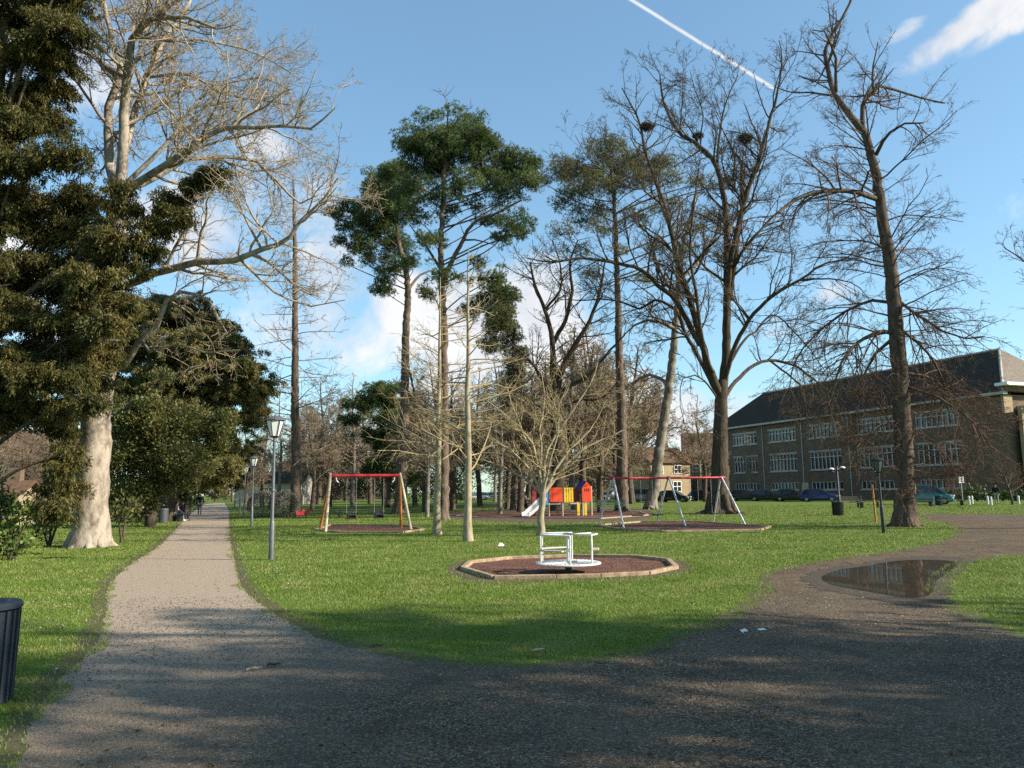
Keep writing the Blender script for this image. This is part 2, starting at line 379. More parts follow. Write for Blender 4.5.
def ppad(px,py,rx,ry,Y,dy=0,deep=None):
    c=pix(px,py,Y+dy); s=Y/F
    return (c.x,c.y,c.z,rx*s,(deep if deep else rx*s*.9),ry*s)
# ------------------------------------------------------------ ground, path, puddle
def ground_mat(name, cols, scales, bump=.5, bdist=.02, rough=.95):
    m,n,l,b=nodes(name); b.inputs['Roughness'].default_value=rough; b.inputs['Specular IOR Level'].default_value=.2
    g=n.new('ShaderNodeNewGeometry'); prev=None
    for i,(c,s_) in enumerate(zip(cols[1:],scales)):
        z=n.new('ShaderNodeTexNoise'); z.inputs['Scale'].default_value=s_; z.inputs['Detail'].default_value=7; z.inputs['Roughness'].default_value=.65; l.new(g.outputs['Position'],z.inputs['Vector'])
        mr=n.new('ShaderNodeMapRange'); mr.inputs['From Min'].default_value=.42; mr.inputs['From Max'].default_value=.62; l.new(z.outputs[0],mr.inputs[0])
        mx=n.new('ShaderNodeMix'); mx.data_type='RGBA'; l.new(mr.outputs[0],mx.inputs[0])
        if prev is None: mx.inputs[6].default_value=(*cols[0],1)
        else: l.new(prev,mx.inputs[6])
        mx.inputs[7].default_value=(*c,1); prev=mx.outputs[2]
    l.new(prev,b.inputs['Base Color'])
    bp=n.new('ShaderNodeBump'); bp.inputs['Strength'].default_value=bump; bp.inputs['Distance'].default_value=bdist
    z=n.new('ShaderNodeTexNoise'); z.inputs['Scale'].default_value=scales[-1]*1.3; z.inputs['Detail'].default_value=8; l.new(g.outputs['Position'],z.inputs['Vector'])
    l.new(z.outputs[0],bp.inputs['Height']); l.new(bp.outputs[0],b.inputs['Normal'])
    return m
M['lawn']=ground_mat('lawn',[(.08,.14,.014),(.125,.19,.02),(.14,.15,.03),(.07,.12,.012)],[.35,1.3,14],.9,.04)
# gravel: voronoi stones with their own tints
m,n,l,b=nodes('gravel'); b.inputs['Roughness'].default_value=.9; b.inputs['Specular IOR Level'].default_value=.08
g=n.new('ShaderNodeNewGeometry')
def gn(scale,det=6,rg=.6):
    z=n.new('ShaderNodeTexNoise'); z.inputs['Scale'].default_value=scale; z.inputs['Detail'].default_value=det; z.inputs['Roughness'].default_value=rg; l.new(g.outputs['Position'],z.inputs['Vector']); return z.outputs[0]
v1=n.new('ShaderNodeTexVoronoi'); v1.inputs['Scale'].default_value=75; l.new(g.outputs['Position'],v1.inputs['Vector'])
r1=n.new('ShaderNodeValToRGB'); e=r1.color_ramp.elements; e[0].position=0; e[0].color=(.032,.022,.012,1); e[1].position=1; e[1].color=(.32,.245,.165,1); q=e.new(.6); q.color=(.085,.062,.04,1)
sp=n.new('ShaderNodeSeparateColor'); l.new(v1.outputs['Color'],sp.inputs[0]); l.new(sp.outputs[0],r1.inputs[0])
def mix(fac,a,bb,typ='MIX'):
    x=n.new('ShaderNodeMix'); x.data_type='RGBA'; x.blend_type=typ
    for i,k in ((0,fac),(6,a),(7,bb)):
        if isinstance(k,tuple): x.inputs[i].default_value=(*k,1)
        elif isinstance(k,(int,float)): x.inputs[i].default_value=k
        else: l.new(k,x.inputs[i])
    return x.outputs[2]
def mr(v,a,bb,lo=0,hi=1):
    x=n.new('ShaderNodeMapRange'); l.new(v,x.inputs[0]); x.inputs['From Min'].default_value=a; x.inputs['From Max'].default_value=bb; x.inputs['To Min'].default_value=lo; x.inputs['To Max'].default_value=hi; return x.outputs[0]
c=mix(mr(gn(.5),.4,.62,0,.55),r1.outputs[0],(.155,.118,.08))       # trodden dusty stretches
c=mix(mr(gn(1.7),.5,.7,0,.75),c,(.06,.046,.034))                     # earth showing through
# the left-hand path is paler, less so near the camera, the right-hand one browner: by place
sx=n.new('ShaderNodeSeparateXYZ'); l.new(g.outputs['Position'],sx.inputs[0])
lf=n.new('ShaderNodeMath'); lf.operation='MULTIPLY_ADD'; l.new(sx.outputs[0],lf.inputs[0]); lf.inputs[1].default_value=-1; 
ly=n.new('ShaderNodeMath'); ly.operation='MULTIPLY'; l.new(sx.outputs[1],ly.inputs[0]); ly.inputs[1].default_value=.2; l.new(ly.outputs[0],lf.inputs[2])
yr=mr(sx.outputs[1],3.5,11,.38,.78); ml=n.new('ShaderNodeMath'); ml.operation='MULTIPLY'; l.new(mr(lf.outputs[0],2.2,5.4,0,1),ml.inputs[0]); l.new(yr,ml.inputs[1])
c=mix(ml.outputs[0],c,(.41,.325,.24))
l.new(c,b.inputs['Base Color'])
bp=n.new('ShaderNodeBump'); bp.inputs['Strength'].default_value=.8; bp.inputs['Distance'].default_value=.012
hh=n.new('ShaderNodeMath'); hh.operation='MULTIPLY_ADD'; l.new(v1.outputs['Distance'],hh.inputs[0]); hh.inputs[1].default_value=-.7; l.new(mr(gn(5,8,.75),0,1,0,2.2),hh.inputs[2])
l.new(hh.outputs[0],bp.inputs['Height']); l.new(bp.outputs[0],b.inputs['Normal']); M['gravel']=m
M['mulch']=ground_mat('mulch',[(.17,.075,.05),(.27,.135,.09),(.065,.035,.025)],[2,16],1,.09)
M['wet_gravel']=ground_mat('wet_gravel',[(.05,.039,.027),(.085,.066,.046)],[9],.5,.01,.9)
M['puddle']=plain('puddle',(.055,.042,.03),.03,0,.2,3,.5)
M['mud']=ground_mat('mud',[(.10,.075,.05),(.16,.12,.08),(.07,.05,.035)],[1.5,20],.6,.02)
M['verge']=ground_mat('verge',[(.09,.10,.025),(.13,.105,.06),(.075,.06,.035)],[2.2,25],.8,.02)
RS=np.random.default_rng(7)
def sheet(name, pts, z, mat, kind='structure', jag=0.0, step=.12, seed=1, closed=True):
    rng=random.Random(seed); P=[(p[0],p[1]) for p in pts]; out=[]; n_=len(P)
    for i in range(n_):
        p0,p1,p2,p3=[np.array(P[(i+k)%n_]) for k in (-1,0,1,2)]
        L=float(np.linalg.norm(p2-p1)); st=max(step, .012*float(min(p1[1],p2[1]))); m_=max(1,min(60,int(L/st))); sm = L<25
        for k in range(m_):
            t=k/m_
            q=.5*((2*p1)+(-p0+p2)*t+(2*p0-5*p1+4*p2-p3)*t*t+(-p0+3*p1-3*p2+p3)*t**3) if sm and jag>=0 else p1+(p2-p1)*t
            out.append((q[0]+rng.gauss(0,abs(jag)),q[1]+rng.gauss(0,abs(jag))))
    me=bpy.data.meshes.new(name); me.from_pydata([(x,y,z) for x,y in out],[],[list(range(len(out)))]); me.update()
    if me.polygons[0].normal.z<0: me.flip_normals()
    o=link(name,me,mat); tag(o,kind=kind); return o, np.array(out)
gme=bpy.data.meshes.new('ground'); gme.from_pydata([(-900,-60,0),(900,-60,0),(900,1500,0),(-900,1500,0)],[],[[0,1,2,3]]); tag(link('ground',gme,M['lawn']),kind='structure')
lawn_edge=[(229,510),(229,524),(230,540),(234,560),(241,585),(262,605),(298,628),(340,645),(400,658),(470,667),(530,668),(600,661),(660,648),(700,632),(740,613),(762,600),(768,588),(776,573),(820,562),(880,554),(930,546),(957,537),(960,529),(948,523),(928,519)]
right_far=[(925,514.5),(965,514),(1024,514.5),(1090,515)]
right_lawn=[(1090,549),(1024,554),(985,558),(955,564),(934,576),(930,592),(942,606),(972,620),(1024,640),(1120,655)]
left_edge=[(25,735),(38,706),(72,668),(98,640),(106,610),(109,586),(130,565),(160,545),(180,525),(193,512)]
pv=[G(*p) for p in lawn_edge]+[G(*p) for p in right_far]+[G(*p) for p in right_lawn]
pv+=[Vector((9.5,6.5,0)),Vector((12,-6,0)),Vector((-4.5,-6,0)),Vector((-2.7,3,0)),G(10,768)]+[G(*p) for p in left_edge]
vp=Vector((math.sin(R_(-20.5)),math.cos(R_(-20.5)),0)); a=G(193,512); pv+=[a+vp*60+Vector((0,0,0)), G(229,510)+vp*70]
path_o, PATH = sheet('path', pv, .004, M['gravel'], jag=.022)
pud=[(822,578),(836,571),(868,566),(900,561),(940,560.5),(957,564),(950,572),(938,580),(934,590),(926,597),(905,598),(880,594),(852,589),(832,585)]
PN=PATH; tg=np.roll(PN,-1,0)-np.roll(PN,1,0); nrm=np.stack([tg[:,1],-tg[:,0]],1); nrm/=np.linalg.norm(nrm,axis=1,keepdims=True)+1e-9
ar=.5*np.sum(PN[:,0]*np.roll(PN[:,1],-1)-np.roll(PN[:,0],-1)*PN[:,1]); sg_=1 if ar>0 else -1
k_=np.ones(9)/9; nrm=np.stack([np.convolve(np.r_[nrm[-4:,i],nrm[:,i],nrm[:4,i]],k_,'valid') for i in (0,1)],1)
off=.10+.22*np.random.default_rng(3).random(len(PN)); off=np.convolve(np.r_[off[-2:],off,off[:2]],np.ones(5)/5,'valid')
VG=PN+nrm*off[:,None]*sg_
# verge: a ring strip between path edge and outer line
nP=len(PN); vv=[(x,y,.002) for x,y in PN-nrm*.05*sg_]+[(x,y,.002) for x,y in VG]
vm=bpy.data.meshes.new('worn_verge'); vm.from_pydata(vv,[],[[i,(i+1)%nP,nP+(i+1)%nP,nP+i] for i in range(nP)]); vm.update(); tag(link('worn_verge',vm,M['verge']),kind='structure')
cen=sum((G(*p) for p in pud),Vector())/len(pud)
wet_o,_=sheet('damp_gravel',[cen+(G(*p)-cen)*1.28 for p in pud],.008,M['wet_gravel'],jag=.07,seed=4)
pud_o,PUD=sheet('puddle',[G(*p) for p in pud],.012,M['puddle'],jag=.012,seed=3)
for k,pd in enumerate((((740,631),(745,629.5),(748,632),(743,634)),((757,630),(763,629),(767,630.6),(760,631.4)))):
    sheet('puddle',[G(*p) for p in pd],.012,M['puddle'],jag=.004,seed=9+k,step=.03)
# ruts: shallow darker tracks across the gravel
def in_poly(P, poly):
    x,y=P[:,0],P[:,1]; ins=np.zeros(len(P),bool); n_=len(poly); j=n_-1
    for i in range(n_):
        xi,yi=poly[i]; xj,yj=poly[j]
        if yi!=yj:
            c_=((yi>y)!=(yj>y))&(x<(xj-xi)*(y-yi)/(yj-yi)+xi); ins^=c_
        j=i
    return ins
def edge_dist(P, poly):
    d=np.full(len(P),1e9); n_=len(poly)
    for i in range(0,n_):
        a_=poly[i]; b_=poly[(i+1)%n_]; ab=b_-a_; L2=(ab**2).sum()+1e-12
        t=np.clip(((P-a_)@ab)/L2,0,1); q=a_+t[:,None]*ab; d=np.minimum(d,((P-q)**2).sum(1))
    return np.sqrt(d)
# pits (play surfacing)
def G2(l_): return [G(*p) for p in l_]
carousel_pit=G2([(463,570),(471,563.5),(511,559.3),(570,557.2),(636,558),(668,561.5),(676,569),(648,575),(600,577.6),(556,578.6),(494,579.6)])
swing_pit=G2([(316,530.5),(330,525.5),(404,526),(424,530),(404,533),(340,533)])
rswing_pit=G2([(596,526),(640,522.5),(700,522.5),(770,527.5),(760,530.8),(664,532.2),(620,530)])
play_pit=G2([(456,516.3),(470,513.2),(640,512.2),(648,515.5),(600,519),(476,518)])
dirt=G2([(455,512),(560,508),(640,509),(650,518),(600,521.5),(500,522),(446,517)])
pits=[]
for nm,pl,zz in (('worn_ground',dirt,.004),('mulch',carousel_pit,.010),('mulch',swing_pit,.010),('mulch',rswing_pit,.010),('mulch',play_pit,.010)):
    o,pp=sheet(nm,pl,zz,M['mud'] if nm=='worn_ground' else M['mulch'],jag=-.02 if nm=='mulch' else .1,seed=5,step=.2); pits.append(pp)
o,pp=sheet('worn_ground',G2([(448,572),(468,560),(560,556),(640,556.5),(684,562),(690,570),(650,577),(560,580.5),(490,582.5),(462,579)]),.005,M['mud'],jag=.06,seed=6,step=.15); worn=pp
M['wood_edge']=bark('wood_edge',(.22,.15,.09),(.42,.32,.21),6,1,.3)
M['wood_pale']=bark('wood_pale',(.34,.27,.18),(.56,.47,.34),6,.2,.3)
def edging(pl, label, w=.12, h=.13, skip=()):
    root=empty('timber_edging',pl[0],0,label,'edging')
    for i in range(len(pl)):
        if i in skip: continue
        a_,b_=Vector(pl[i]),Vector(pl[(i+1)%len(pl)]); mb=MB(); d=(b_-a_).normalized()*.0; z=Vector((0,0,.012+.002*(i%2)))
        mb.bar(a_+z-pl[0]+d,b_+z-pl[0]-d,w,h); mb.build('beam',M['wood_edge'],root,bevel=.012)
    return root
edging(carousel_pit,'low timber edging around the brown bark pit under the white roundabout')
edging(swing_pit,'timber edging of the bark pit under the small red swing frame')
edging(rswing_pit,'pale edging of the reddish pit under the long double swing frame')
edging(play_pit,'long low timber edging in front of the red and yellow climbing frame',.12,.11)
# grass blades
def scatter_ground(n_, ymin, ymax, pw=2.0, xpad=1.08):
    u=RS.random(n_); y=ymin*(ymax/ymin)**u if pw==2.0 else ymin+(ymax-ymin)*u
    hw=y*512/F*xpad+.3; x=RS.uniform(-1,1,n_)*hw; return np.stack([x,y],1)
def vnoise(P, s, seed=0):
    r=np.random.default_rng(seed); T=r.random((64,64)); q=P*s; i=np.floor(q).astype(int); f=q-i; f=f*f*(3-2*f); i%=64; j=(i+1)%64
    return (T[i[:,0],i[:,1]]*(1-f[:,0])*(1-f[:,1])+T[j[:,0],i[:,1]]*f[:,0]*(1-f[:,1])+T[i[:,0],j[:,1]]*(1-f[:,0])*f[:,1]+T[j[:,0],j[:,1]]*f[:,0]*f[:,1])
P=scatter_ground(760000,5.0,75)
NZ=vnoise(P,.9,1)*.6+vnoise(P,3.1,2)*.4
near=P[:,1]<40
keep=np.ones(len(P),bool)
inp=in_poly(P,PATH); ed=np.full(len(P),9.); nn=np.where(P[:,1]<45)[0]; ed[nn]=edge_dist(P[nn],PATH[::4])
keep&=~(inp&(ed>.03+.22*np.clip(NZ-.5,0,1)*2.2))
keep&=~((~inp)&(ed<.45)&(RS.random(len(P))>.06+ed*2.4*NZ*1.9))
for pp in pits: keep&=~in_poly(P,pp)
keep&=~(in_poly(P,worn)&(RS.random(len(P))<.75))
keep&=RS.random(len(P))<np.clip(.35+NZ*1.3,0,1)
P=P[keep]; NZ=NZ[keep]
sc_=np.clip(P[:,1]/14,.75,6)
h=(.018+.028*RS.random(len(P))*(.5+NZ))*np.clip(sc_,.8,1.5)*np.where(P[:,1]>18,.7,1); wd=.0065*sc_**1.05
ang=RS.uniform(0,2*np.pi,len(P)); ln=RS.normal(0,.45,(len(P),2))*h[:,None]
B=np.stack([P[:,0],P[:,1],np.full(len(P),.0)],1); s_=np.stack([np.cos(ang),np.sin(ang),0*ang],1)*wd[:,None]
T=B+np.stack([ln[:,0],ln[:,1],h],1)
V=np.stack([B-s_,B+s_,T],1).reshape(-1,3)
M['grass']=foliage('grass_blade',(.095,.15,.024),(.175,.245,.038),(.31,.29,.12),.9,.5,.3)
tag(link('grass',fast_mesh('grass',V,[np.arange(len(V)).reshape(-1,3)]),M['grass']),kind='stuff')
# tiny daisies on the lawn
D=[G(px,py).to_2d() for px,py in [(RS.normal(65,14),RS.normal(610,22)) for _ in range(16)]+[(RS.normal(300,25),RS.normal(562,6)) for _ in range(24)]+[(RS.normal(285,20),RS.normal(580,8)) for _ in range(20)]+[(RS.uniform(240,740),RS.uniform(580,640)) for _ in range(3)]]
mb=MB()
for x,y in D: mb.cyl((x,y,.045),(x,y,.052),.008,.010,6)
M['white_petal']=plain('white_petal',(.75,.75,.7)); tag(mb.build('daisies',M['white_petal']),kind='stuff')
# loose pebbles on the near gravel
P=scatter_ground(90000,3.4,13); ins=in_poly(P,PATH)&~in_poly(P,PUD); P=P[ins]; n_=len(P)
octv=np.array([(1,0,0),(0,1,0),(-1,0,0),(0,-1,0),(0,0,1)]); octf=np.array([(0,1,4),(1,2,4),(2,3,4),(3,0,4)])
r=(.0028+.0075*RS.random(n_)**3.2)*np.clip(P[:,1]/6,.8,1.6); a_=RS.uniform(0,6.28,n_); ca,sa=np.cos(a_),np.sin(a_)
sxs=RS.uniform(.7,1.5,(n_,3))*[1,1,.6]; V=octv[None]*sxs[:,None]*r[:,None,None]; V=np.stack([V[...,0]*ca[:,None]-V[...,1]*sa[:,None],V[...,0]*sa[:,None]+V[...,1]*ca[:,None],V[...,2]],-1)
V+=np.stack([P[:,0],P[:,1],np.full(n_,.005)],1)[:,None]; Fq=(octf[None]+np.arange(n_)[:,None,None]*5).reshape(-1,3)
m,n,l,b=nodes('pebble'); g=n.new('ShaderNodeNewGeometry'); rr=n.new('ShaderNodeValToRGB'); e=rr.color_ramp.elements; e[0].color=(.08,.07,.06,1); e[1].color=(.30,.25,.19,1); q=e.new(.7); q.color=(.10,.08,.06,1)
l.new(g.outputs['Random Per Island'],rr.inputs[0]); l.new(rr.outputs[0],b.inputs['Base Color']); b.inputs['Roughness'].default_value=.75
tag(link('pebbles',fast_mesh('pebbles',V.reshape(-1,3),[Fq]),m),kind='stuff')
# dead leaves and twigs lying about
M['dead_leaf']=foliage('dead_leaf',(.09,.055,.028),(.18,.11,.055),None,3,.7,.1)
P=scatter_ground(1500,4,28); k=P[:,0]; P=P[(vnoise(P,.4,5)>.45)]
C=np.stack([P[:,0],P[:,1],np.where(in_poly(P,PATH),.012,.045)],1); Dd=unit(np.stack([RS.normal(size=len(P)),RS.normal(size=len(P)),RS.normal(size=len(P))*.15],1))
V,Fq=leaf_quads(C,Dd,.05*RS.uniform(.5,1.1,len(P)),.03,RS); tag(link('dead_leaves',fast_mesh('dead_leaves',V,[Fq]),M['dead_leaf']),kind='stuff')
# ------------------------------------------------------------ trees
rngs=lambda s: random.Random(s)
# --- plane tree with the pale trunk, left
S_plane=dict(seg=[8,6,4,3],wig=[.16,.24,.3,.3],up=[.03,.03,.02,0],kids=[11,8,4],ref=[3,1.5,.8],ang=[.8,.85,.9],ratio=[.5,.5,.55],rr=.5,rmin=.008,tip=.35)
def tree_root(name, base, label, cat='tree', group=None): return empty(name,base,0,label,cat,group)
def plane():
    rng=rngs(3); out={}; Y=26; base=gx(90,26)
    T=lambda pts,a,b,**k: traced(rng,out,pts,a*(.75 if k.get('spawn') else 1),b*.8,Y,S_plane,**k)
    T([(88,548),(92,500),(95,450),(98,410),(103,365),(108,320),(112,270),(117,230),(121,188)],.58,.38,spawn=0,jit=.03,power=.8)
    add_flare(out,(base.x,base.y),.55,1.2,1.55,8,2)
    kw=dict(spawn=2.3,Lk_=(1.6,4.0),lv=0,start=.2)
    T([(119,195),(110,167,.3),(108,133,.5),(108,107,.6),(117,83,.4),(120,67),(113,43),(107,17),(100,-25),(96,-70)],.24,.07,**kw)
    T([(120,200),(123,147,-.3),(125,100,-.6),(128,67,-.8),(133,40,-1),(147,20,-1.2),(167,17,-1.5),(187,18,-2),(215,28,-2.3)],.26,.05,**kw)
    T([(124,150),(130,127,.5),(137,107,1),(147,77,1.5),(163,43,2),(180,20,2.3),(190,0,2.5),(203,-35,3),(210,-80,3)],.2,.06,**kw)
    T([(118,200),(127,190),(147,177,-.5),(173,160,-1),(200,140,-1.6),(227,128,-2),(256,128,-2.4),(285,125,-2.7),(310,128,-3),(335,108,-3.2)],.2,.03,**kw)
    T([(125,190),(157,177,.6),(187,160,1.2),(227,157,2),(256,163,2.4),(280,185,2.8),(300,203,3),(318,195,3)],.15,.03,**kw)
    T([(128,182),(147,163),(167,143),(180,128,.3),(198,100,.6),(222,85,.8),(262,78,1),(290,90,1)],.12,.03,**kw)
    T([(111,292),(140,280,-.8),(170,270,-1.2),(200,262,-1.6),(235,260,-2),(262,250,-2.2),(290,238,-2.5),(300,222,-2.6),(325,198,-2.8),(338,178,-3)],.2,.035,**kw)
    T([(262,250,-2.2),(250,228,-2.6),(238,200,-2.9),(225,178,-3)],.06,.025,**kw)
    T([(240,259,-2),(262,280,-1.6),(290,300,-1.2),(312,306,-1),(345,300,-1)],.07,.02,spawn=1.6,Lk_=(1.2,2.6),lv=1,start=.1)
    T([(104,372),(124,366,-.6),(140,342,-1),(158,326,-1.2),(166,300,-1.3),(180,292,-1.4),(196,294,-1.6),(210,302,-1.8),(218,320,-2),(228,335,-2.2)],.15,.03,spawn=2.2,Lk_=(1.2,2.6),lv=1,start=.3)
    T([(142,340,-1),(150,352,-1.6),(175,345,-2),(205,352,-2.5),(240,350,-3)],.06,.02,spawn=2.5,Lk_=(1,2),lv=1,start=.1)
    T([(165,40,2),(200,40,2.5),(240,48,3),(275,62,3.2),(300,80,3)],.08,.025,**kw)
    T([(135,35,-1),(170,5,-1.5),(210,-15,-2),(250,-20,-2)],.1,.03,**kw)
    T([(147,77,1.5),(190,75,.8),(225,95,.5),(262,100,.4),(290,105,.4)],.08,.025,**kw)
    r=tree_root('plane_tree',base,'huge bare plane tree with a thick pale trunk rising behind dark evergreen boughs')
    tree_objects(r,out,M['plane_bark'],M['plane_twig'],base); return r
plane()
# --- oak with many limbs
S_oak=dict(seg=[8,6,4,3],wig=[.13,.2,.26,.3],up=[.05,.05,.03,0],kids=[9,7,4],ref=[4,2,1],ang=[.65,.75,.8],ratio=[.5,.5,.5],rr=.5,rmin=.013,tip=.35)
def oak():
    rng=rngs(11); out={}; Y=52; base=gx(720,52)
    T=lambda pts,a,b,**k: traced(rng,out,pts,a*(.66 if k.get('spawn') else 1),b*.6,Y,S_oak,**k)
    T([(719,517),(720,490),(720,450),(721,410),(722,380)],.85,.62,spawn=0,power=.6)
    add_flare(out,(base.x,base.y),.85,2.2,2.1,8,1)
    kw=dict(spawn=1.7,Lk_=(2.0,5.4),start=.3)
    T([(722,395),(726,352),(727,300),(727,250),(726,213,.5),(717,167,1),(700,147,1.3),(677,130,1.5),(663,100,1.7),(660,75,1.7)],.5,.08,**kw)
    T([(727,290),(733,247,-1),(747,193,-1.5),(763,147,-2),(771,115,-2),(777,97,-2),(782,60,-2.2),(779,40,-2.2)],.3,.05,**kw)
    T([(717,167,1),(720,130,1),(727,100,1),(738,75,1)],.14,.05,**kw)
    T([(730,300),(739,232,1.5),(749,189,2.5),(758,160,3),(765,130,3)],.26,.06,**kw)
    T([(732,272),(743,250,-2),(760,230,-3),(777,213,-3.4),(795,198,-4),(815,190,-4.4)],.17,.05,**kw)
    T([(720,395),(708,365,-1),(700,335,-1.5),(690,300,-2),(678,262,-3),(668,218,-3.6),(655,180,-4),(645,150,-4),(639,120,-4),(622,88,-4)],.42,.07,**kw)
    T([(719,398),(700,360,1.5),(686,335,2),(676,310,3),(655,300,3.5),(640,309,4),(615,300,4.5),(585,300,5),(560,300,5)],.26,.05,**kw)
    T([(700,345,-1),(677,303,-2),(658,285,-3),(640,269,-4),(610,262,-5),(580,258,-5.5),(550,262,-6),(528,258,-6)],.28,.06,**kw)
    T([(724,385),(733,352,-1),(749,320,-2),(772,297,-3),(800,280,-3.6),(826,263,-4),(860,258,-4.6)],.27,.05,**kw)
    T([(800,280,-3.6),(820,279,-4),(840,280,-4.4),(860,288,-4.6),(875,310,-5)],.1,.03,**kw)
    T([(732,360,0),(744,340,.6),(755,332,1),(772,315,1.6),(792,329,2),(812,352,2.6),(826,372,3)],.15,.04,**kw)
    T([(723,400),(732,386,1),(749,369,2),(769,360,2.6),(795,366,3),(818,383,3.4),(835,400,3.6),(846,435,3.8)],.24,.05,**kw)
    T([(769,360,2.6),(792,378,2),(803,389,1.8),(806,412,1.6),(812,440,1.5)],.12,.04,**kw)
    T([(718,400),(708,385,-1),(695,375,-2),(683,378,-2.4),(680,400,-2.6),(684,425,-2.6)],.1,.03,**kw)
    T([(716,380),(704,350,-3),(697,300,-4),(690,250,-5),(695,200,-6),(700,160,-6)],.22,.05,**kw)
    T([(668,218,-3.6),(690,195,-2),(705,190,-2),(716,170,-2)],.08,.03,**kw)
    T([(655,180,-4),(635,190,-4.5),(610,175,-5),(590,160,-5),(575,135,-5)],.1,.03,**kw)
    T([(700,147,1.3),(703,115,1),(695,90,1),(690,70,1)],.09,.03,**kw)
    T([(645,150,-4),(665,140,-3),(685,120,-3),(683,95,-3)],.08,.03,**kw)
    r=tree_root('bare_oak_tree',base,'broad leafless oak with a dark forked trunk and three nests behind the long swing frame')
    tree_objects(r,out,M['oak_bark'],M['oak_twig'],base)
    mats=M['oak_twig']
    for i,(px,py,dy,s,lb) in enumerate(((647,127,-4,.3,'ragged twig nest low on the left, over the green pine crown'),(698,136,1.3,.22,'small dark nest in the fork between the other two nests'),(745,138,-1.7,.38,'largest dark twig nest high in the middle of the oak crown'))):
        c=pix(px,py,52+dy); pl=[]
        for _ in range(260):
            u=norm((rng.gauss(0,1),rng.gauss(0,1),rng.gauss(0,.6))); q=(u[0]*s,u[1]*s,u[2]*s*.7); t=norm((rng.gauss(0,1),rng.gauss(0,1),rng.gauss(0,.5)))
            pl.append(([tuple(q[k]-t[k]*.25 for k in range(3)),q,tuple(q[k]+t[k]*.25 for k in range(3))],[.012]*3))
        V,Fs=tubes([(pl,3)]); o=link('bird_nest',fast_mesh('bird_nest',V,Fs),mats); o.location=c; tag(o,lb,'nest','nests in the bare oak')
oak()
# --- tall beech on the right
S_beech=dict(seg=[9,7,5,3],wig=[.10,.17,.22,.26],up=[-.045,-.05,-.03,0],kids=[9,7,4],ref=[3,1.7,.8],ang=[.6,.65,.7],ratio=[.5,.5,.5],rr=.5,rmin=.008,tip=.35,flat=.2)
S_beech_up=dict(S_beech,up=[.04,.03,.02,0])
def beech():
    rng=rngs(21); out={}; Y=33; base=gx(905,33)
    T=lambda pts,a,b,S=S_beech,**k: traced(rng,out,pts,a,b,Y,S,**k)
    trunk=[(906,527),(905,500),(905,480),(903,430),(900,380),(896,330),(893,290),(889,256),(884,230),(880,200),(875,170),(868,145),(862,128)]
    T(trunk,.46,.15,spawn=0,power=.85,jit=.02)
    add_flare(out,(base.x,base.y),.46,1.0,2.0,8,5)
    # hanging small shoots all along the trunk
    for i in range(84):
        t=rng.uniform(.12,.98)**1.1; k=t*(len(trunk)-1); j=int(k); f=k-j; a_,b_=trunk[j],trunk[min(j+1,len(trunk)-1)]
        q=pix(a_[0]+(b_[0]-a_[0])*f,a_[1]+(b_[1]-a_[1])*f,Y); az=rng.uniform(0,6.28); up=.5 if t>.5 else .1
        hgt=q.z; L=rng.uniform(1.8,4.0)*(.75 if hgt<5 else 1)
        S_=S_beech if hgt<14 else S_beech_up
        grow(rng,out,tuple(q),norm((math.cos(az),math.sin(az)*.8,up+rng.uniform(-.2,.2))),L,L*.0095+.006,0,S_)
    ku=dict(S=S_beech_up,spawn=2.6,Lk_=(1.2,2.6),start=.15); kd=dict(spawn=5.5,Lk_=(1.4,3.0),start=.15)
    T([(863,132),(845,108),(835,95),(828,70,.4),(826,50,.5),(835,30,.5),(850,5,.5),(858,-30,.5)],.15,.04,**ku)
    T([(836,92),(837,75,-.4),(836,58,-.6),(831,44,-.8),(824,32,-1),(812,30,-1)],.08,.02,**ku)
    T([(863,130),(862,106),(870,92,.3),(880,86,.6),(895,90,1),(920,98,1.4),(945,103,1.7)],.11,.03,**ku)
    T([(873,88,.3),(873,65,.3),(878,42,.4)],.06,.02,**ku)
    T([(876,155),(882,142,-.5),(890,132,-.9),(905,124,-1.3),(923,123,-1.6)],.09,.03,**ku)
    T([(877,199),(858,193,-.8),(835,190,-1.4),(815,193,-2),(801,197,-2.4),(784,208,-2.8),(765,225,-3.2),(745,250,-3.6)],.12,.03,S=S_beech,spawn=2.6,Lk_=(1.4,3),start=.1)
    T([(891,333),(875,333,-.6),(855,345,-1.2),(841,363,-1.6),(832,395,-1.8),(830,430,-2)],.09,.02,**kd)
    T([(891,340),(875,353,.6),(865,372,1),(858,400,1.3),(855,440,1.5)],.08,.02,**kd)
    T([(894,303),(872,300,.7),(845,312,1.5),(815,335,2),(795,362,2.4),(788,395,2.6)],.08,.02,**kd)
    T([(898,300),(915,313,-.6),(941,330,-1.2),(965,338,-1.7),(985,336,-2)],.07,.02,**kd)
    T([(898,328),(918,343),(935,363,.4),(945,390,.6),(950,420,.7)],.07,.02,**kd)
    T([(901,385),(925,392,-.6),(950,405,-1.2),(975,424,-1.8),(992,448,-2.2)],.07,.02,**kd)
    T([(902,372),(930,378,.8),(955,398,1.2),(972,425,1.5),(985,455,1.6)],.06,.02,**kd)
    T([(899,420),(880,425,-.6),(862,440,-1),(850,465,-1.3)],.05,.02,**kd)
    T([(903,430),(925,435,-.5),(945,455,-.8),(955,470,-1)],.05,.02,**kd)
    r=tree_root('beech_tree',base,'tall leafless tree with one leaning main trunk and drooping twigs beside the puddle')
    tree_objects(r,out,M['beech_bark'],M['beech_twig'],base)
beech()
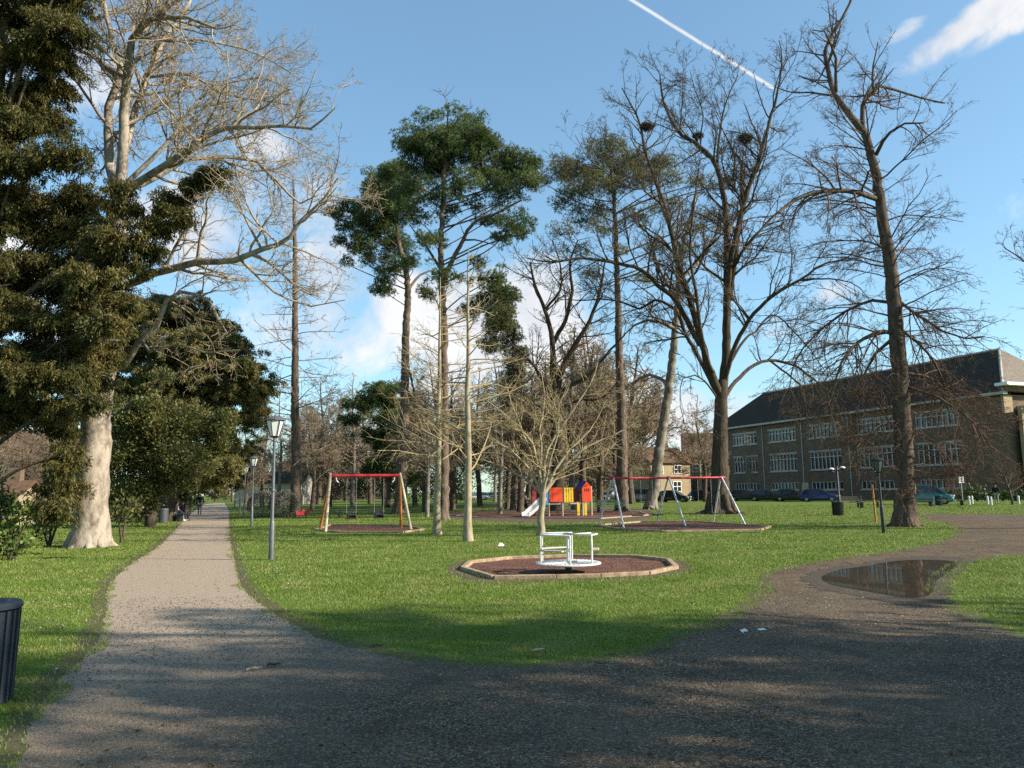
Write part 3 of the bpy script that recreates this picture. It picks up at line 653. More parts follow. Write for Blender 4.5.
# --- off-frame tree whose twigs enter the top right
def generic(rng, H, r, S, bole=.3, spread=.9, nl=16, lean=0):
    out={}; pts=[(0,0,-.1)]; d=(lean,0,1); n_=12; p=(0,0,-.1); rad=[r]
    for i in range(n_):
        d=norm((d[0]+rng.gauss(0,.05),d[1]+rng.gauss(0,.05),d[2]+.1)); st=H/n_; p=(p[0]+d[0]*st,p[1]+d[1]*st,p[2]+d[2]*st); pts.append(p); rad.append(r*(1-.9*(i+1)/n_)+.01)
    out['trunk']=[(pts,rad)]
    for i in range(nl):
        t=bole+(1-bole)*((i+rng.random())/nl); x=t*n_; j=min(int(x),n_-1); f=x-j
        q=tuple(pts[j][c]+(pts[j+1][c]-pts[j][c])*f for c in range(3)); az=i*2.4+rng.uniform(-.5,.5); L=H*.34*(1.25-t)*rng.uniform(.75,1.2)*spread
        grow(rng,out,q,norm((math.cos(az),math.sin(az),rng.uniform(.25,.9))),L,min(rad[j]*.5,L*.018+.01),0,S)
    return out
S_bg=dict(seg=[7,5,4],wig=[.12,.2,.26],up=[.06,.04,.0],kids=[9,7],ref=[4,2],ang=[.7,.8],ratio=[.52,.5],rr=.5,rmin=.02,tip=.35)
S_side=dict(S_beech,up=[.03,.02,0,0],rmin=.009)
rng=rngs(5); b_=gx(1100,30); out=generic(rng,16.5,.22,S_side,.5,1.15,30)
r=tree_root('beech_tree',b_,'leafless tree at the right edge whose fine twigs enter the sky'); tree_objects(r,out,M['beech_bark'],M['beech_twig'],(0,0,0))
# --- young trees with pale stems
S_young=dict(seg=[6,4,3],wig=[.1,.18,.2],up=[.03,.03,.0],kids=[5,3],ref=[2,1],ang=[.7,.7],ratio=[.5,.5],rr=.5,rmin=.008,tip=.35,flat=.4)
def young(px,Y,top,r0,label,seed,lean=0,lims=(.22,.97),n_=34,Lm=3.0,dirs=None):
    rng=rngs(seed); out={}; base=gx(px,Y); b=base
    a_=[(px,pix(0,0,1) and 0) for _ in range(1)]
    H=top; pts=[]; rad=[]
    for i in range(15):
        t=i/14; pts.append((b.x+lean*t*H+rng.gauss(0,.012),b.y+rng.gauss(0,.012),-.05+H*t)); rad.append(r0*(1-t)**.8*.92+.012)
    rad[0]*=1.35
    out['trunk']=[(pts,rad)]
    for i in range(n_):
        t=lims[0]+(lims[1]-lims[0])*(i+rng.random())/n_; x=t*14; j=int(x); f=x-j
        q=tuple(pts[j][c]+(pts[min(j+1,14)][c]-pts[j][c])*f for c in range(3)); az=rng.uniform(0,6.28)
        L=Lm*(1.15-t)**.8*rng.uniform(.6,1.1)+.2
        grow(rng,out,q,norm((math.cos(az),math.sin(az)*.7,rng.uniform(.0,.45))),L,L*.009+.008,0,S_young)
    r=tree_root('young_tree',base,label,group='young pale-stemmed trees by the swings'); tree_objects(r,out,M['young_bark'],M['young_twig'],base)
young(468,26.5,10.2,.14,'taller young tree with a pale slim stem, nearest the white roundabout on its left',31,lean=.005,n_=40)
young(437,31,10.4,.15,'young slim tree right beside the small red swing frame, with long level lower branches',32,lean=.012,n_=44,Lm=4.2,lims=(.27,.96))
def vase():
    rng=rngs(41); out={}; Y=29; base=gx(541,29)
    S=dict(S_young,kids=[6,4],rmin=.009)
    traced(rng,out,[(540,537),(541,520),(542,505),(543,492)],.125,.11,Y,S,spawn=0)
    for pts in ([(543,494),(530,470),(510,450),(488,438),(462,425)],[(543,494),(535,460),(522,430),(512,405),(505,380)],[(543,492),(542,460),(540,430),(545,395),(540,365)],
                [(543,492),(550,460),(558,435),(560,405),(570,380)],[(543,494),(556,470),(570,450),(590,430),(606,400)],[(544,494),(562,470),(585,448),(612,436),(640,420)],
                [(542,494),(525,478),(505,468),(488,462),(468,458)],[(543,492),(548,450),(570,415),(590,385),(598,362)],[(543,492),(532,445),(500,410),(478,395)]):
        dy=rng.uniform(-1.6,1.6); pts=[(p[0],p[1],dy*i) for i,p in enumerate(pts)]; pts=[(p[0],p[1],p[2]/4) for p in pts]
        traced(rng,out,pts,.055,.014,Y,S,spawn=3.4,Lk_=(.9,2.2),start=.15)
    r=tree_root('young_tree',base,'low bushy young tree forking close to the ground behind the white roundabout',group='young pale-stemmed trees by the swings'); tree_objects(r,out,M['young_bark'],M['young_twig'],base)
vase()
# --- tall larch-like tree
def larch():
    rng=rngs(51); Y=58; base=gx(295,Y); out={}
    S=dict(seg=[6,4,3],wig=[.08,.15,.2],up=[.0,.02,.0],kids=[10,5],ref=[4,1.6],ang=[.8,.7],ratio=[.36,.5],rr=.45,rmin=.014,tip=.3)
    traced(rng,out,[(296,517),(296,450),(295,400),(295,330),(295,260),(294,210),(293,175)],.42,.06,Y,S,spawn=0,jit=.02)
    add_flare(out,(base.x,base.y),.4,1,1.8,6,3)
    for i in range(78):
        t=i/78; py=455-275*t; q=pix(295.5-2*t,py,Y); az=rng.uniform(0,6.28); L=(4.6*(1-t)**.7+1.0)*rng.uniform(.6,1.1)
        grow(rng,out,tuple(q),norm((math.cos(az),math.sin(az),rng.uniform(-.1,.35))),L,L*.008+.012,0,S)
    r=tree_root('larch_tree',base,'tall straight leafless conifer with thin level branches between the lamp and small swings'); tree_objects(r,out,M['pine_bark'],M['brown_twig'],base)
larch()
# --- pines
S_pine=dict(seg=[6,4],wig=[.15,.22],up=[.04,.05],kids=[5],ref=[3],ang=[.8],ratio=[.5],rr=.5,rmin=.02,tip=.35)
def pine(name,label,Y,trunk,r0,r1,limbs,pads,seed,leaf='pine_leaf',dens=1.0,ns=1.0,dyr=1.6,bm=None,auto=True,k=8,cat='pine tree'):
    rng=rngs(seed); rs=np.random.default_rng(seed); out={}; base=gx(trunk[0][0],Y)
    tr=traced(rng,out,trunk,r0,r1,Y,S_pine,spawn=0,jit=.03,power=.8)
    add_flare(out,(base.x,base.y),r0*.95,1.2,1.7,6,seed)
    for lb in limbs: traced(rng,out,lb[0],lb[1],lb[2],Y,S_pine,spawn=.8,Lk_=(.8,2),start=.3)
    PD=[]
    for (px,py,rx,ry) in pads:
        dy=rng.uniform(-dyr,dyr); pd=ppad(px,py,rx,ry,Y,dy); PD.append(pd)
        if auto:  # a branch from the trunk to the pad
            j=min(range(len(tr)),key=lambda i:abs(tr[i][2]-(pd[2]-1.2-.25*abs(pd[0]-tr[i][0])))); a_=tr[j]; b_=(pd[0],pd[1],pd[2]-pd[5]*.3)
            mid=tuple((a_[c]+b_[c])/2+(rng.gauss(0,.3)) for c in range(3)); L=math.dist(a_,b_)
            C=catmull([(*a_,L*.006+.025),(*mid,L*.005+.02),(*b_,.03)],.6); out['trunk'].append(([tuple(c[:3]) for c in C],[max(.02,c[3]) for c in C]))
            for _ in range(5): grow(rng,out,b_,norm((rng.gauss(0,1),rng.gauss(0,1),rng.uniform(0,.5))),pd[3]*rng.uniform(.6,1.1),.035,0,S_pine)
    PT,DR=pads_points(PD,rs,dens*1.5); V,Fq=needles(PT,DR,rs,k,.21*ns,.036*ns,.9)
    r=tree_root(name,base,label,cat)
    tree_objects(r,out,M['pine_bark'],bm or M['pine_bark'],base,True)
    link('foliage',fast_mesh('foliage',V-np.array(base),[Fq]),M[leaf],r)
    return r
pine('pine_tree','tallest dense green pine with a flat rounded crown in the centre left of the sky',47,[(443,520),(444,460),(444,400),(444,340),(442,290),(441,250),(443,200),(445,165),(447,140)],.34,.1,
     [([(441,288),(452,262,-.5),(463,240,-1),(475,222,-1.4),(500,212,-2),(522,200,-2.4)],.17,.05),([(441,270),(425,245,1),(410,225,1.6)],.1,.03),([(463,240,-1),(475,240,-1.6),(495,245,-2)],.07,.03)],
     [(447,127,44,13),(417,141,28,14),(477,139,26,14),(449,156,46,15),(426,167,28,13),(518,164,24,14),(489,168,26,13),(526,182,17,11),(500,182,26,12),(509,196,22,9),(434,193,28,11),(410,185,24,12),(477,204,22,8),(411,213,24,10),(440,212,20,8),(512,222,22,11),(483,222,16,8),(500,238,17,8),(430,238,22,9),(449,279,20,8),(430,291,12,9),(489,278,22,10),(482,262,12,7),(495,297,22,11),(462,140,30,14),(433,150,26,14),(535,170,16,10),(505,150,18,9),(462,180,24,10),(520,232,12,9),(478,310,20,10)],61,dens=1.0)
pine('pine_tree','pine with a leaning bare trunk whose crown merges left of the tallest pine',61,[(399,513),(402,470),(404,430),(405,380),(406,330),(408,290),(404,262),(398,240),(396,210)],.5,.14,
     [([(408,290),(420,275,1),(435,270,1.6)],.14,.05)],
     [(397,173,22,12),(377,184,20,15),(403,196,26,12),(380,206,24,13),(362,216,16,10),(386,230,24,11),(397,247,24,10),(372,246,18,9),(389,270,13,11),(383,288,12,12),(412,262,18,8),(365,236,18,9),(398,218,20,9),(335,214,12,8),(350,207,11,8),(348,224,12,8),(362,224,10,8),(341,240,8,9),(354,250,9,8),(368,258,9,8),(346,262,6,7)],62,dens=1.0)
pine('pine_tree','olive pine with a straight brown trunk standing behind the bare oak crown',62,[(622,509),(622,450),(621,400),(619,350),(618,300),(616,250),(614,200),(611,165)],.5,.12,[],
     [(558,170,17,12),(577,173,22,12),(607,153,30,14),(587,187,30,13),(613,175,30,14),(640,163,26,12),(663,160,14,13),(650,178,26,9),(670,180,20,8),(700,181,22,8),(583,218,22,10),(565,200,18,10),(630,182,26,9),(637,214,20,8),(607,228,20,8),(690,230,20,8),(686,250,16,8),(642,279,12,7),(595,275,20,7),(574,251,16,8),(712,218,14,7),(620,250,14,6),(560,232,16,8),(545,182,10,7),(655,245,16,7),(722,182,14,7),(598,205,26,9),(662,208,20,8)],63,'olive_pine_leaf',dens=.6,k=5,ns=1.1)
pine('pine_tree','small dark green pine with sagging boughs behind the small swing frame',85,[(388,506),(389,470),(389,430),(388,400),(386,385)],.3,.1,[],
     [(382,392,26,9),(400,402,26,9),(366,404,20,9),(352,420,14,7),(392,420,28,9),(375,436,22,8),(408,430,18,8),(395,450,24,8),(380,470,22,9),(405,475,22,9),(415,415,12,8)],64,dens=.5,ns=1.7)
pine('ivy_clad_conifer','narrow dark ivy-clad conifer column right of the slim young stems',70,[(515,509),(515,450),(515,400),(514,350),(514,320)],.4,.1,[],
     [(514,335,9,14),(515,355,12,16),(514,378,14,16),(516,402,15,17),(515,428,14,15),(514,450,12,14),(505,300,16,12),(498,322,18,14),(490,345,12,10)],65,'olive_pine_leaf',dens=.6,ns=1.2,dyr=.6,auto=False,cat='conifer')
# leaning trunk with patchy bark
def leaner():
    rng=rngs(71); Y=66; out={}; base=gx(651,Y)
    traced(rng,out,[(650,511),(655,480),(661,440),(668,395),(674,345),(678,300),(680,260),(690,220),(697,190)],.52,.13,Y,S_bg,spawn=0,jit=.04)
    add_flare(out,(base.x,base.y),.5,1.2,1.6,6,8)
    for pts in ([(678,300),(660,270),(650,240),(640,215)],[(679,280),(700,260),(715,235),(720,210)],[(676,330),(655,320),(635,325),(620,340)],[(682,250),(668,225),(660,200)],[(670,385),(650,375),(630,385),(612,400)]):
        traced(rng,out,[(p[0],p[1],i*rng.uniform(-1,1)) for i,p in enumerate(pts)],.18,.04,Y,S_bg,spawn=1,Lk_=(2,4))
    r=tree_root('leaning_tree',base,'leafless tree with a leaning patchy trunk behind the long swing beam'); tree_objects(r,out,M['grey_bark'],M['brown_twig'],base)
leaner()
# --- bare tree of the middle distance with wide crown (centre)
def centre_tree():
    rng=rngs(81); Y=60; out={}; base=gx(560,Y)
    traced(rng,out,[(557,511),(558,470),(557,430),(556,400)],.55,.42,Y,S_oak,spawn=0)
    for pts,a,b in (([(556,402),(553,370),(552,340),(545,310),(535,285),(530,262)],.3,.06),([(556,402),(562,370),(575,345),(590,320),(600,290),(605,262)],.28,.06),
                ([(556,405),(545,385),(530,360),(512,345),(500,330)],.16,.04),([(557,400),(570,385),(590,375),(610,350),(625,335)],.2,.05),([(552,345),(565,320),(572,290),(570,262),(578,240)],.2,.05),([(545,310),(560,290),(560,265),(552,240)],.12,.04),([(557,410),(580,400),(602,398),(622,378)],.14,.04),([(556,412),(535,405),(515,395)],.12,.04)):
        dy=rng.uniform(-2,2); traced(rng,out,[(p[0],p[1],dy*i*.4) for i,p in enumerate(pts)],a,b,Y,S_oak,spawn=1.4,Lk_=(1.8,4))
    r=tree_root('bare_tree',base,'spreading leafless tree with dark limbs between the two green pine crowns'); tree_objects(r,out,M['oak_bark'],M['oak_twig'],base)
centre_tree()
# --- broad evergreens on the left
def evergreen(name,label,Y,pads,leaf,seed,dens=1.0,ln=.16,wd=.06,droop=.0,k=3,trunk=None,deep=None,cat='tree',dyr=1.2,group=None,thin=1,spray=0):
    rng=rngs(seed); rs=np.random.default_rng(seed); PD=[ppad(px,py,rx,ry,Y,rng.uniform(-dyr,dyr),deep) for px,py,rx,ry in pads]
    PD=[(a,b,max(c,f*.6),d,e,f) for a,b,c,d,e,f in PD]
    cx=sum(p[0] for p in PD)/len(PD); base=Vector((cx,Y,0)) if trunk is None else gx(trunk[0],trunk[1])
    PT,DR=spray_points(PD,rs,spray) if spray else pads_points(PD,rs,dens); ok=PT[:,2]>.05; PT=PT[ok]; DR=DR[ok]
    C=np.repeat(PT,k,axis=0); D=np.repeat(DR,k,axis=0)+rs.normal(size=(len(C),3))*.55; D[:,2]-=droop; D=unit(D); C=C+rs.normal(size=C.shape)*ln*(.25 if spray else .6)
    V,Fq=leaf_quads(C,D,ln*rs.uniform(.6,1.2,len(C)),wd,rs,.2)
    r=tree_root(name,base,label,cat,group)
    out={}; 
    top=max(p[2] for p in PD)
    if trunk:
        out['trunk']=[([(base.x,base.y,-.1),(base.x+.1,base.y,top*.3),(base.x-.1,base.y+.1,top*.6),(base.x,base.y,top*.9)],[trunk[2],trunk[2]*.8,trunk[2]*.5,.05])]
        for p in PD[::thin]:
            z=max(.6,p[2]*.75-.8); a_=(base.x,base.y,min(z,top*.85)); m_=((a_[0]+p[0])/2,(a_[1]+p[1])/2,(a_[2]+p[2])/2+.3); C=catmull([(*a_,trunk[2]*.16),(*m_,trunk[2]*.09),(p[0],p[1],p[2],.015)],.5)
            out['trunk'].append(([tuple(c[:3]) for c in C],[c[3] for c in C]))
    else:
        out['trunk']=[]
        for p in PD: out['trunk'].append(([(cx,Y,-.05),((cx+p[0])/2,(Y+p[1])/2,p[2]*.5),(p[0],p[1],p[2])],[.05,.035,.01]))
    for p in PD:
        for _ in range(6): grow(rng,out,(p[0],p[1],p[2]),norm((rng.gauss(0,1),rng.gauss(0,1),rng.gauss(0,.5)-droop*.4)),p[3]*rng.uniform(.6,1.1),.03,0,S_pine)
    tree_objects(r,out,M['oak_bark'],M['oak_twig'],base,True)
    link('foliage',fast_mesh('foliage',V-np.array(base),[Fq]),M[leaf],r); return r
rr_=random.Random(2)
yp=[]
# crown columns of the big dark yew: right edge follows the photograph
for py,xr in ((-60,90),(-15,88),(20,82),(55,80),(90,74),(125,74),(160,82),(195,104),(225,114),(255,114),(285,110),(315,104),(345,98),(375,86),(400,72)):
    x=xr-20
    while x>-150:
        yp.append((x+rr_.uniform(-8,8),py+rr_.uniform(-10,10),rr_.uniform(22,32),rr_.uniform(14,20))); x-=rr_.uniform(26,40)
yp+=[(110,235,20,14),(112,262,20,14),(113,290,19,15),(108,318,19,15),(105,348,17,14),(98,378,15,13),(88,398,14,10),(124,300,9,10)]
yp+=[(62,425,16,16),(66,455,16,20),(62,485,18,18),(20,405,22,10),(-10,415,24,12),(-60,440,30,26),(52,505,14,10)]
evergreen('yew_tree','huge dark yew filling the left edge in front of the pale plane trunk',23.3,yp,'yew_leaf',91,spray=38,ln=.15,wd=.035,droop=.2,k=3,thin=3,trunk=(-40,23.3,.5),dyr=1.6)
evergreen('yew_tree','dark drooping evergreen spray reaching right across the pale plane limbs',23.0,[(140,238,14,7),(135,262,14,8),(147,222,13,10),(158,206,12,14),(163,226,8,12),(176,198,13,10),(182,214,7,10),(192,186,13,9),(205,176,12,7),(217,168,10,6),(150,250,9,12),(128,205,14,9),(120,185,12,8)],'yew_leaf',92,spray=20,thin=2,ln=.14,wd=.035,droop=.2,k=3,trunk=(-35,23.6,.12),dyr=.5,deep=.5)
evergreen('holly_tree','glossy green holly mass between the pale plane trunk and the gravel path',42,[(125,512,16,12),(144,508,12,10),(108,400,14,10),(224,425,10,14),(160,378,12,8),(128,470,22,28),(150,455,28,24),(180,462,26,24),(135,425,24,22),(165,420,28,22),(195,432,24,22),(146,490,24,15),(120,500,14,16),(178,480,18,14),(200,462,14,16),(118,440,14,20),(215,440,18,14),(222,420,14,12),(208,455,14,10)],'holly_leaf',93,dens=1.1,ln=.17,wd=.09,droop=.1,k=4,trunk=(150,42,.3))
evergreen('yew_tree','brownish rounded yew crown towering over the green holly beside the path',50,[(150,398,24,18),(188,402,24,18),(128,385,22,16),(212,400,20,16),(224,462,13,12),(214,478,12,9),(200,330,20,14),(225,370,20,14),(245,395,16,14),(170,320,20,14),(175,350,24,20),(160,390,24,18),(140,312,22,16),(165,304,24,16),(192,308,24,16),(215,326,22,18),(232,345,20,18),(250,365,18,18),(262,388,16,16),(255,412,16,16),(150,340,26,18),(185,338,28,18),(212,360,26,18),(228,388,24,18),(130,355,22,18),(160,368,26,16),(190,378,24,16),(234,418,18,16),(222,442,14,14),(118,330,18,18)],'olive_leaf',94,spray=36,ln=.2,wd=.06,droop=.1,k=3,trunk=(168,50,.45),dyr=1.8)
evergreen('yew_tree','dark low evergreen overhanging the far end of the path above the walker',62,[(215,455,22,18),(200,475,18,16),(228,476,14,10),(188,482,18,10),(245,450,14,16),(180,470,18,18),(160,495,20,12),(140,500,14,10)],'olive_leaf',95,spray=30,ln=.22,wd=.08,droop=.1,k=3,trunk=(186,62,.3),dyr=2)
# laurels and low shrubs at the foot of the yew
for i,(pads,lb,lf,Y) in enumerate((([(14,522,16,13),(30,515,12,10),(8,540,14,12)],'bright green laurel shrub at the far left edge','laurel_leaf',24),([(52,522,12,12),(62,512,9,8),(44,534,10,7)],'bright green leafy shrub touching the pale plane trunk','laurel_leaf',26.5),([(6,552,16,9),(20,546,10,6)],'low green ground shrub on the lawn edge at far left','laurel_leaf',21),
    ([(118,515,10,9),(128,505,9,10)],'thin green shrub just right of the plane trunk base','holly_leaf',28),([(-20,500,30,24),(-50,520,30,24)],'dark shrub beyond the left edge of the lawn','ivy_leaf',27))):
    evergreen('laurel_shrub',lb,Y,pads,lf,110+i,dens=1.1,ln=.17,wd=.075,droop=.0,k=4,cat='shrub',dyr=.4)
# --- background trees: a few kinds, each placed tree its own object
def proto(seed,H,r,S,leafless=True,spread=.9,nl=16,bole=.25,mt='beech_bark',mb='brown_twig'):
    rng=rngs(seed); out=generic(rng,H,r,S,bole,spread,nl); root=empty('bare_tree'); tree_objects(root,out,M[mt],M[mb],(0,0,0)); return root
S_far=dict(S_bg,seg=[7,5,4,2],wig=[.12,.2,.26,.3],up=[.06,.04,.02,0],kids=[13,9,5],ref=[4,2,1],ang=[.7,.8,.8],ratio=[.55,.5,.5],rmin=.027)
protos=[proto(201,17,.38,S_far,nl=22,spread=1.05),proto(202,20,.42,S_far,nl=26,spread=.8,bole=.2),proto(203,15,.34,S_far,nl=24,spread=1.25,bole=.15),proto(204,18,.3,S_far,nl=26,spread=.7,mt='grey_bark',mb='plane_twig',bole=.3)]
used=set()
# px, distance, proto, scale, label
BG=[(245,110,2,.75,'brown leafless tree beyond the far lamp row at the path end'),(262,95,0,.7,'slim bare tree behind the two grey rounded bushes'),(278,88,3,.75,'pale bare tree just left of the tall straight conifer'),
(312,78,0,.62,'brown bare tree just right of the tall straight conifer'),(330,100,2,.95,'wide bare tree over the left post of the small swing frame'),(352,92,3,.95,'greyish bare tree over the middle of the small swing frame'),(370,120,1,.9,'tall thin bare tree far behind the small swing frame'),
(415,95,0,.85,'brown bare tree between the leaning pine trunk and the slim young tree'),(427,52,3,.52,'slim pale-trunked bare tree left of the first young stem'),(425,66,1,.62,'dark leaning bare trunk left of the first young stem'),(455,110,2,1.0,'wide bare tree far behind the young pale stems'),(480,90,1,.8,'bare tree behind the right-hand young pale stem'),
(507,72,0,.72,'dark-trunked tree behind the park bench'),(528,75,1,.78,'second dark-trunked tree just right of the park bench'),(548,100,3,1.0,'tall greyish bare tree directly behind the climbing frame'),(574,68,3,.9,'thick pale-trunked tree behind the yellow climbing panel'),(585,66,0,.9,'pale forked tree behind the red climbing house'),(600,105,2,1.45,'broad brown bare tree between climbing frame and straight pine trunk'),
(618,115,0,1.3,'brown bare tree behind the straight pine trunk'),(632,92,2,1.3,'rounded brown tree behind the leaning patchy trunk'),(701,118,3,.8,'thin bare tree between the yellow house and the oak trunk'),(705,100,0,.75,'bare tree close on the left of the oak trunk'),(750,120,3,.55,'thin bare tree in front of the far end of the school'),
(470,150,0,1.0,'distant bare tree over the parked white cars'),(400,140,2,1.0,'distant wide bare tree above the left swing frame'),(560,150,1,1.1,'distant tall bare tree on the skyline behind the playground'),(610,160,3,1.1,'distant greyish bare tree on the skyline left of the yellow house'),(345,160,1,.8,'distant bare tree on the skyline over the swings'),
(232,170,2,.9,'distant brown tree closing off the end of the path'),(215,190,0,.9,'distant bare tree exactly at the end of the path'),(440,80,0,.9,'bare brown tree behind the first slim young tree'),(540,85,2,.95,'wide bare brown tree behind the low forking tree'),(620,80,1,.7,'bare tree crossing the straight pine trunk'),
(520,62,2,.8,'tan twiggy tree right behind the slim stems and the dark bench'),(500,58,3,.62,'thin pale tree between the slim young stems and the dark bench'),(572,88,2,1.25,'broad tan tree behind the climbing frame and yellow panel'),(600,78,0,1.0,'tan twiggy tree left of the straight pine trunk'),(385,98,2,1.1,'wide tan tree behind the right leg of the small swing frame'),(452,72,0,.8,'tan twiggy tree between the two slim young stems'),(318,120,2,1.15,'wide brown tree beyond the tall conifer and the small swings'),(20,60,2,.55,'brown bare tree behind the small brick hut'),(-10,75,0,.6,'bare tree beyond the far left roof'),(50,85,1,.5,'bare tree seen through the gap under the yew'),(495,130,3,1.0,'distant pale bare tree right of the young stems')]
for i,(px,Y,k,s,lb) in enumerate(BG):
    p=protos[k]; b_=gx(px,Y); rz=(i*2.1)%6.28
    if k not in used: o=p; o.location=b_; o.rotation_euler=(0,0,rz); o.scale=(s,s,s); tag(o,lb,'tree'); used.add(k)
    else: o=copy_tree(p,b_,rz,(s*(1+.06*math.sin(i)),s*(1+.06*math.cos(i)),s*(1+.1*math.sin(2.3*i))),lb,cat='tree')
    o['label']=lb; o['group']='leafless trees in the background of the park'
# small brown tree at the right, in front of the school
rng=rngs(301); out=generic(rng,4.6,.1,dict(S_young,kids=[8,5],rmin=.012),.25,1.5,26); r=tree_root('small_tree',gx(1013,66),'small round-headed leafless tree beside the white bollards at right'); tree_objects(r,out,M['beech_bark'],M['beech_twig'],(0,0,0))
# low hedges closing the view at ground level
def hedge(px0,px1,Y0,Y1,h,label,mat,seed,d=1.6):
    rs=np.random.default_rng(seed); a_=gx(px0,Y0); b_=gx(px1,Y1); L=(b_-a_).length; n_=int(L*110*max(.5,h/2)); t=rs.random(n_); lump=.75+.25*np.sin(t*L*.9+seed)+.15*np.sin(t*L*2.3)
    P=np.array(a_)+np.outer(t,np.array(b_-a_)); P[:,0]+=rs.uniform(-d/2,d/2,n_); P[:,1]+=rs.uniform(-d/2,d/2,n_); P[:,2]=h*lump*(rs.random(n_)**.6)
    D=unit(rs.normal(size=(n_,3))+[0,-.3,.4]); V,Fq=leaf_quads(P,D,.4,.22,rs,.2)
    tag(link('hedge',fast_mesh('hedge',V-np.array(a_),[Fq]),M[mat]),label,'hedge').location=a_
M['brush']=foliage('brush',(.06,.045,.028),(.15,.11,.065),None,.6,.8,.1)
hedge(203,236,185,185,7,'brown thicket closing the far end of the left path','brush',7,3)
hedge(236,345,150,150,8,'low brown brushy hedge behind the lamp row and the tall conifer','brush',1,3)
hedge(345,470,150,140,8,'dark evergreen hedge behind the small swing frame','ivy_leaf',2,3)
hedge(495,640,135,135,7.5,'brown brushy hedge behind the climbing frame','brush',3,3)
hedge(100,191,56,90,2.6,'dark evergreen hedge in the shade left of the path','ivy_leaf',4,2)
hedge(640,745,150,150,5,'brown brushy thicket beyond the yellow house','brush',6,3)
hedge(940,1075,84,80,1.5,'dark clipped hedge under the school wall at right','ivy_leaf',5,1.5)
def shade_pine(sd,x0,y0,k,lb):
    rng=rngs(sd); rs=np.random.default_rng(sd); PD=[]
    for i in range(26):
        z=rng.uniform(5.2,13.5); r_=3.4*(1-((z-9)/7)**2)**.5; z*=k; a=rng.uniform(0,6.28); q=rng.uniform(.1,1)*r_; PD.append((x0+math.cos(a)*q,y0+math.sin(a)*q*.85,z,rng.uniform(.9,1.6),rng.uniform(.9,1.4),rng.uniform(.3,.6)))
    PT,DR=pads_points(PD,rs,1.5,7); V,Fq=leaf_quads(PT,DR,.34,.14,rs); r=tree_root('shade_pine',(x0,y0,0),lb)
    out={'trunk':[([(x0,y0,-.1),(x0,y0,5*k),(x0+.1,y0,10*k),(x0,y0,14*k)],[.42,.33,.2,.05])]+[([(x0,y0,max(1,p[2]-1.3)),(p[0],p[1],p[2])],[.08,.02]) for p in PD]}
    tree_objects(r,out,M['pine_bark'],M['pine_bark'],(x0,y0,0)); link('foliage',fast_mesh('foliage',V-np.array([x0,y0,0]),[Fq]),M['pine_leaf'],r)
shade_pine(431,21.,4.4,1,'tall dense evergreen standing to the right of the path junction')
shade_pine(432,15.5,2.4,.75,'lower dense evergreen standing to the right of the path junction')
# off-frame trees on the right that throw the foreground shade
rng=rngs(401); Sx=dict(S_beech_up,rmin=.02,kids=[12,9,4])
for i,(x,y,H,r0,sd,lb) in enumerate(((14.5,6.3,12,.36,1,'large leafless tree standing to the right of the path junction'),(27,2.6,19,.45,2,'second large leafless tree to the right of the path junction'),(12.5,2.6,9,.28,3,'nearer leafless tree to the right of the path junction'))):
    out=generic(rngs(400+sd),H,r0,Sx,.2,.76,40); r=tree_root('shade_tree',(x,y,0),lb); tree_objects(r,out,M['oak_bark'],M['oak_twig'],(0,0,0))
# ------------------------------------------------------------ buildings
def brick(name,c1,c2,cm,scale=1.0):
    m,n,l,b=nodes(name); b.inputs['Roughness'].default_value=.9; b.inputs['Specular IOR Level'].default_value=.15
    t=n.new('ShaderNodeTexCoord'); z=n.new('ShaderNodeTexNoise'); z.inputs['Scale'].default_value=.8; z.inputs['Detail'].default_value=5
    mp=n.new('ShaderNodeMapping'); mp.inputs['Rotation'].default_value=(R_(90),0,0); l.new(t.outputs['Object'],mp.inputs[0])
    k=n.new('ShaderNodeTexBrick'); k.inputs['Scale'].default_value=4*scale; k.inputs['Color1'].default_value=(*c1,1); k.inputs['Color2'].default_value=(*c2,1); k.inputs['Mortar'].default_value=(*cm,1); k.inputs['Mortar Size'].default_value=.015
    l.new(mp.outputs[0],k.inputs['Vector']); l.new(t.outputs['Object'],z.inputs['Vector'])
    x=n.new('ShaderNodeMix'); x.data_type='RGBA'; x.blend_type='MULTIPLY'; x.inputs[0].default_value=.6; l.new(k.outputs[0],x.inputs[6])
    r=n.new('ShaderNodeValToRGB'); r.color_ramp.elements[0].position=.3; r.color_ramp.elements[0].color=(.6,.58,.55,1); r.color_ramp.elements[1].position=.7; r.color_ramp.elements[1].color=(1,1,1,1); l.new(z.outputs[0],r.inputs[0]); l.new(r.outputs[0],x.inputs[7]); l.new(x.outputs[2],b.inputs['Base Color'])
    return m
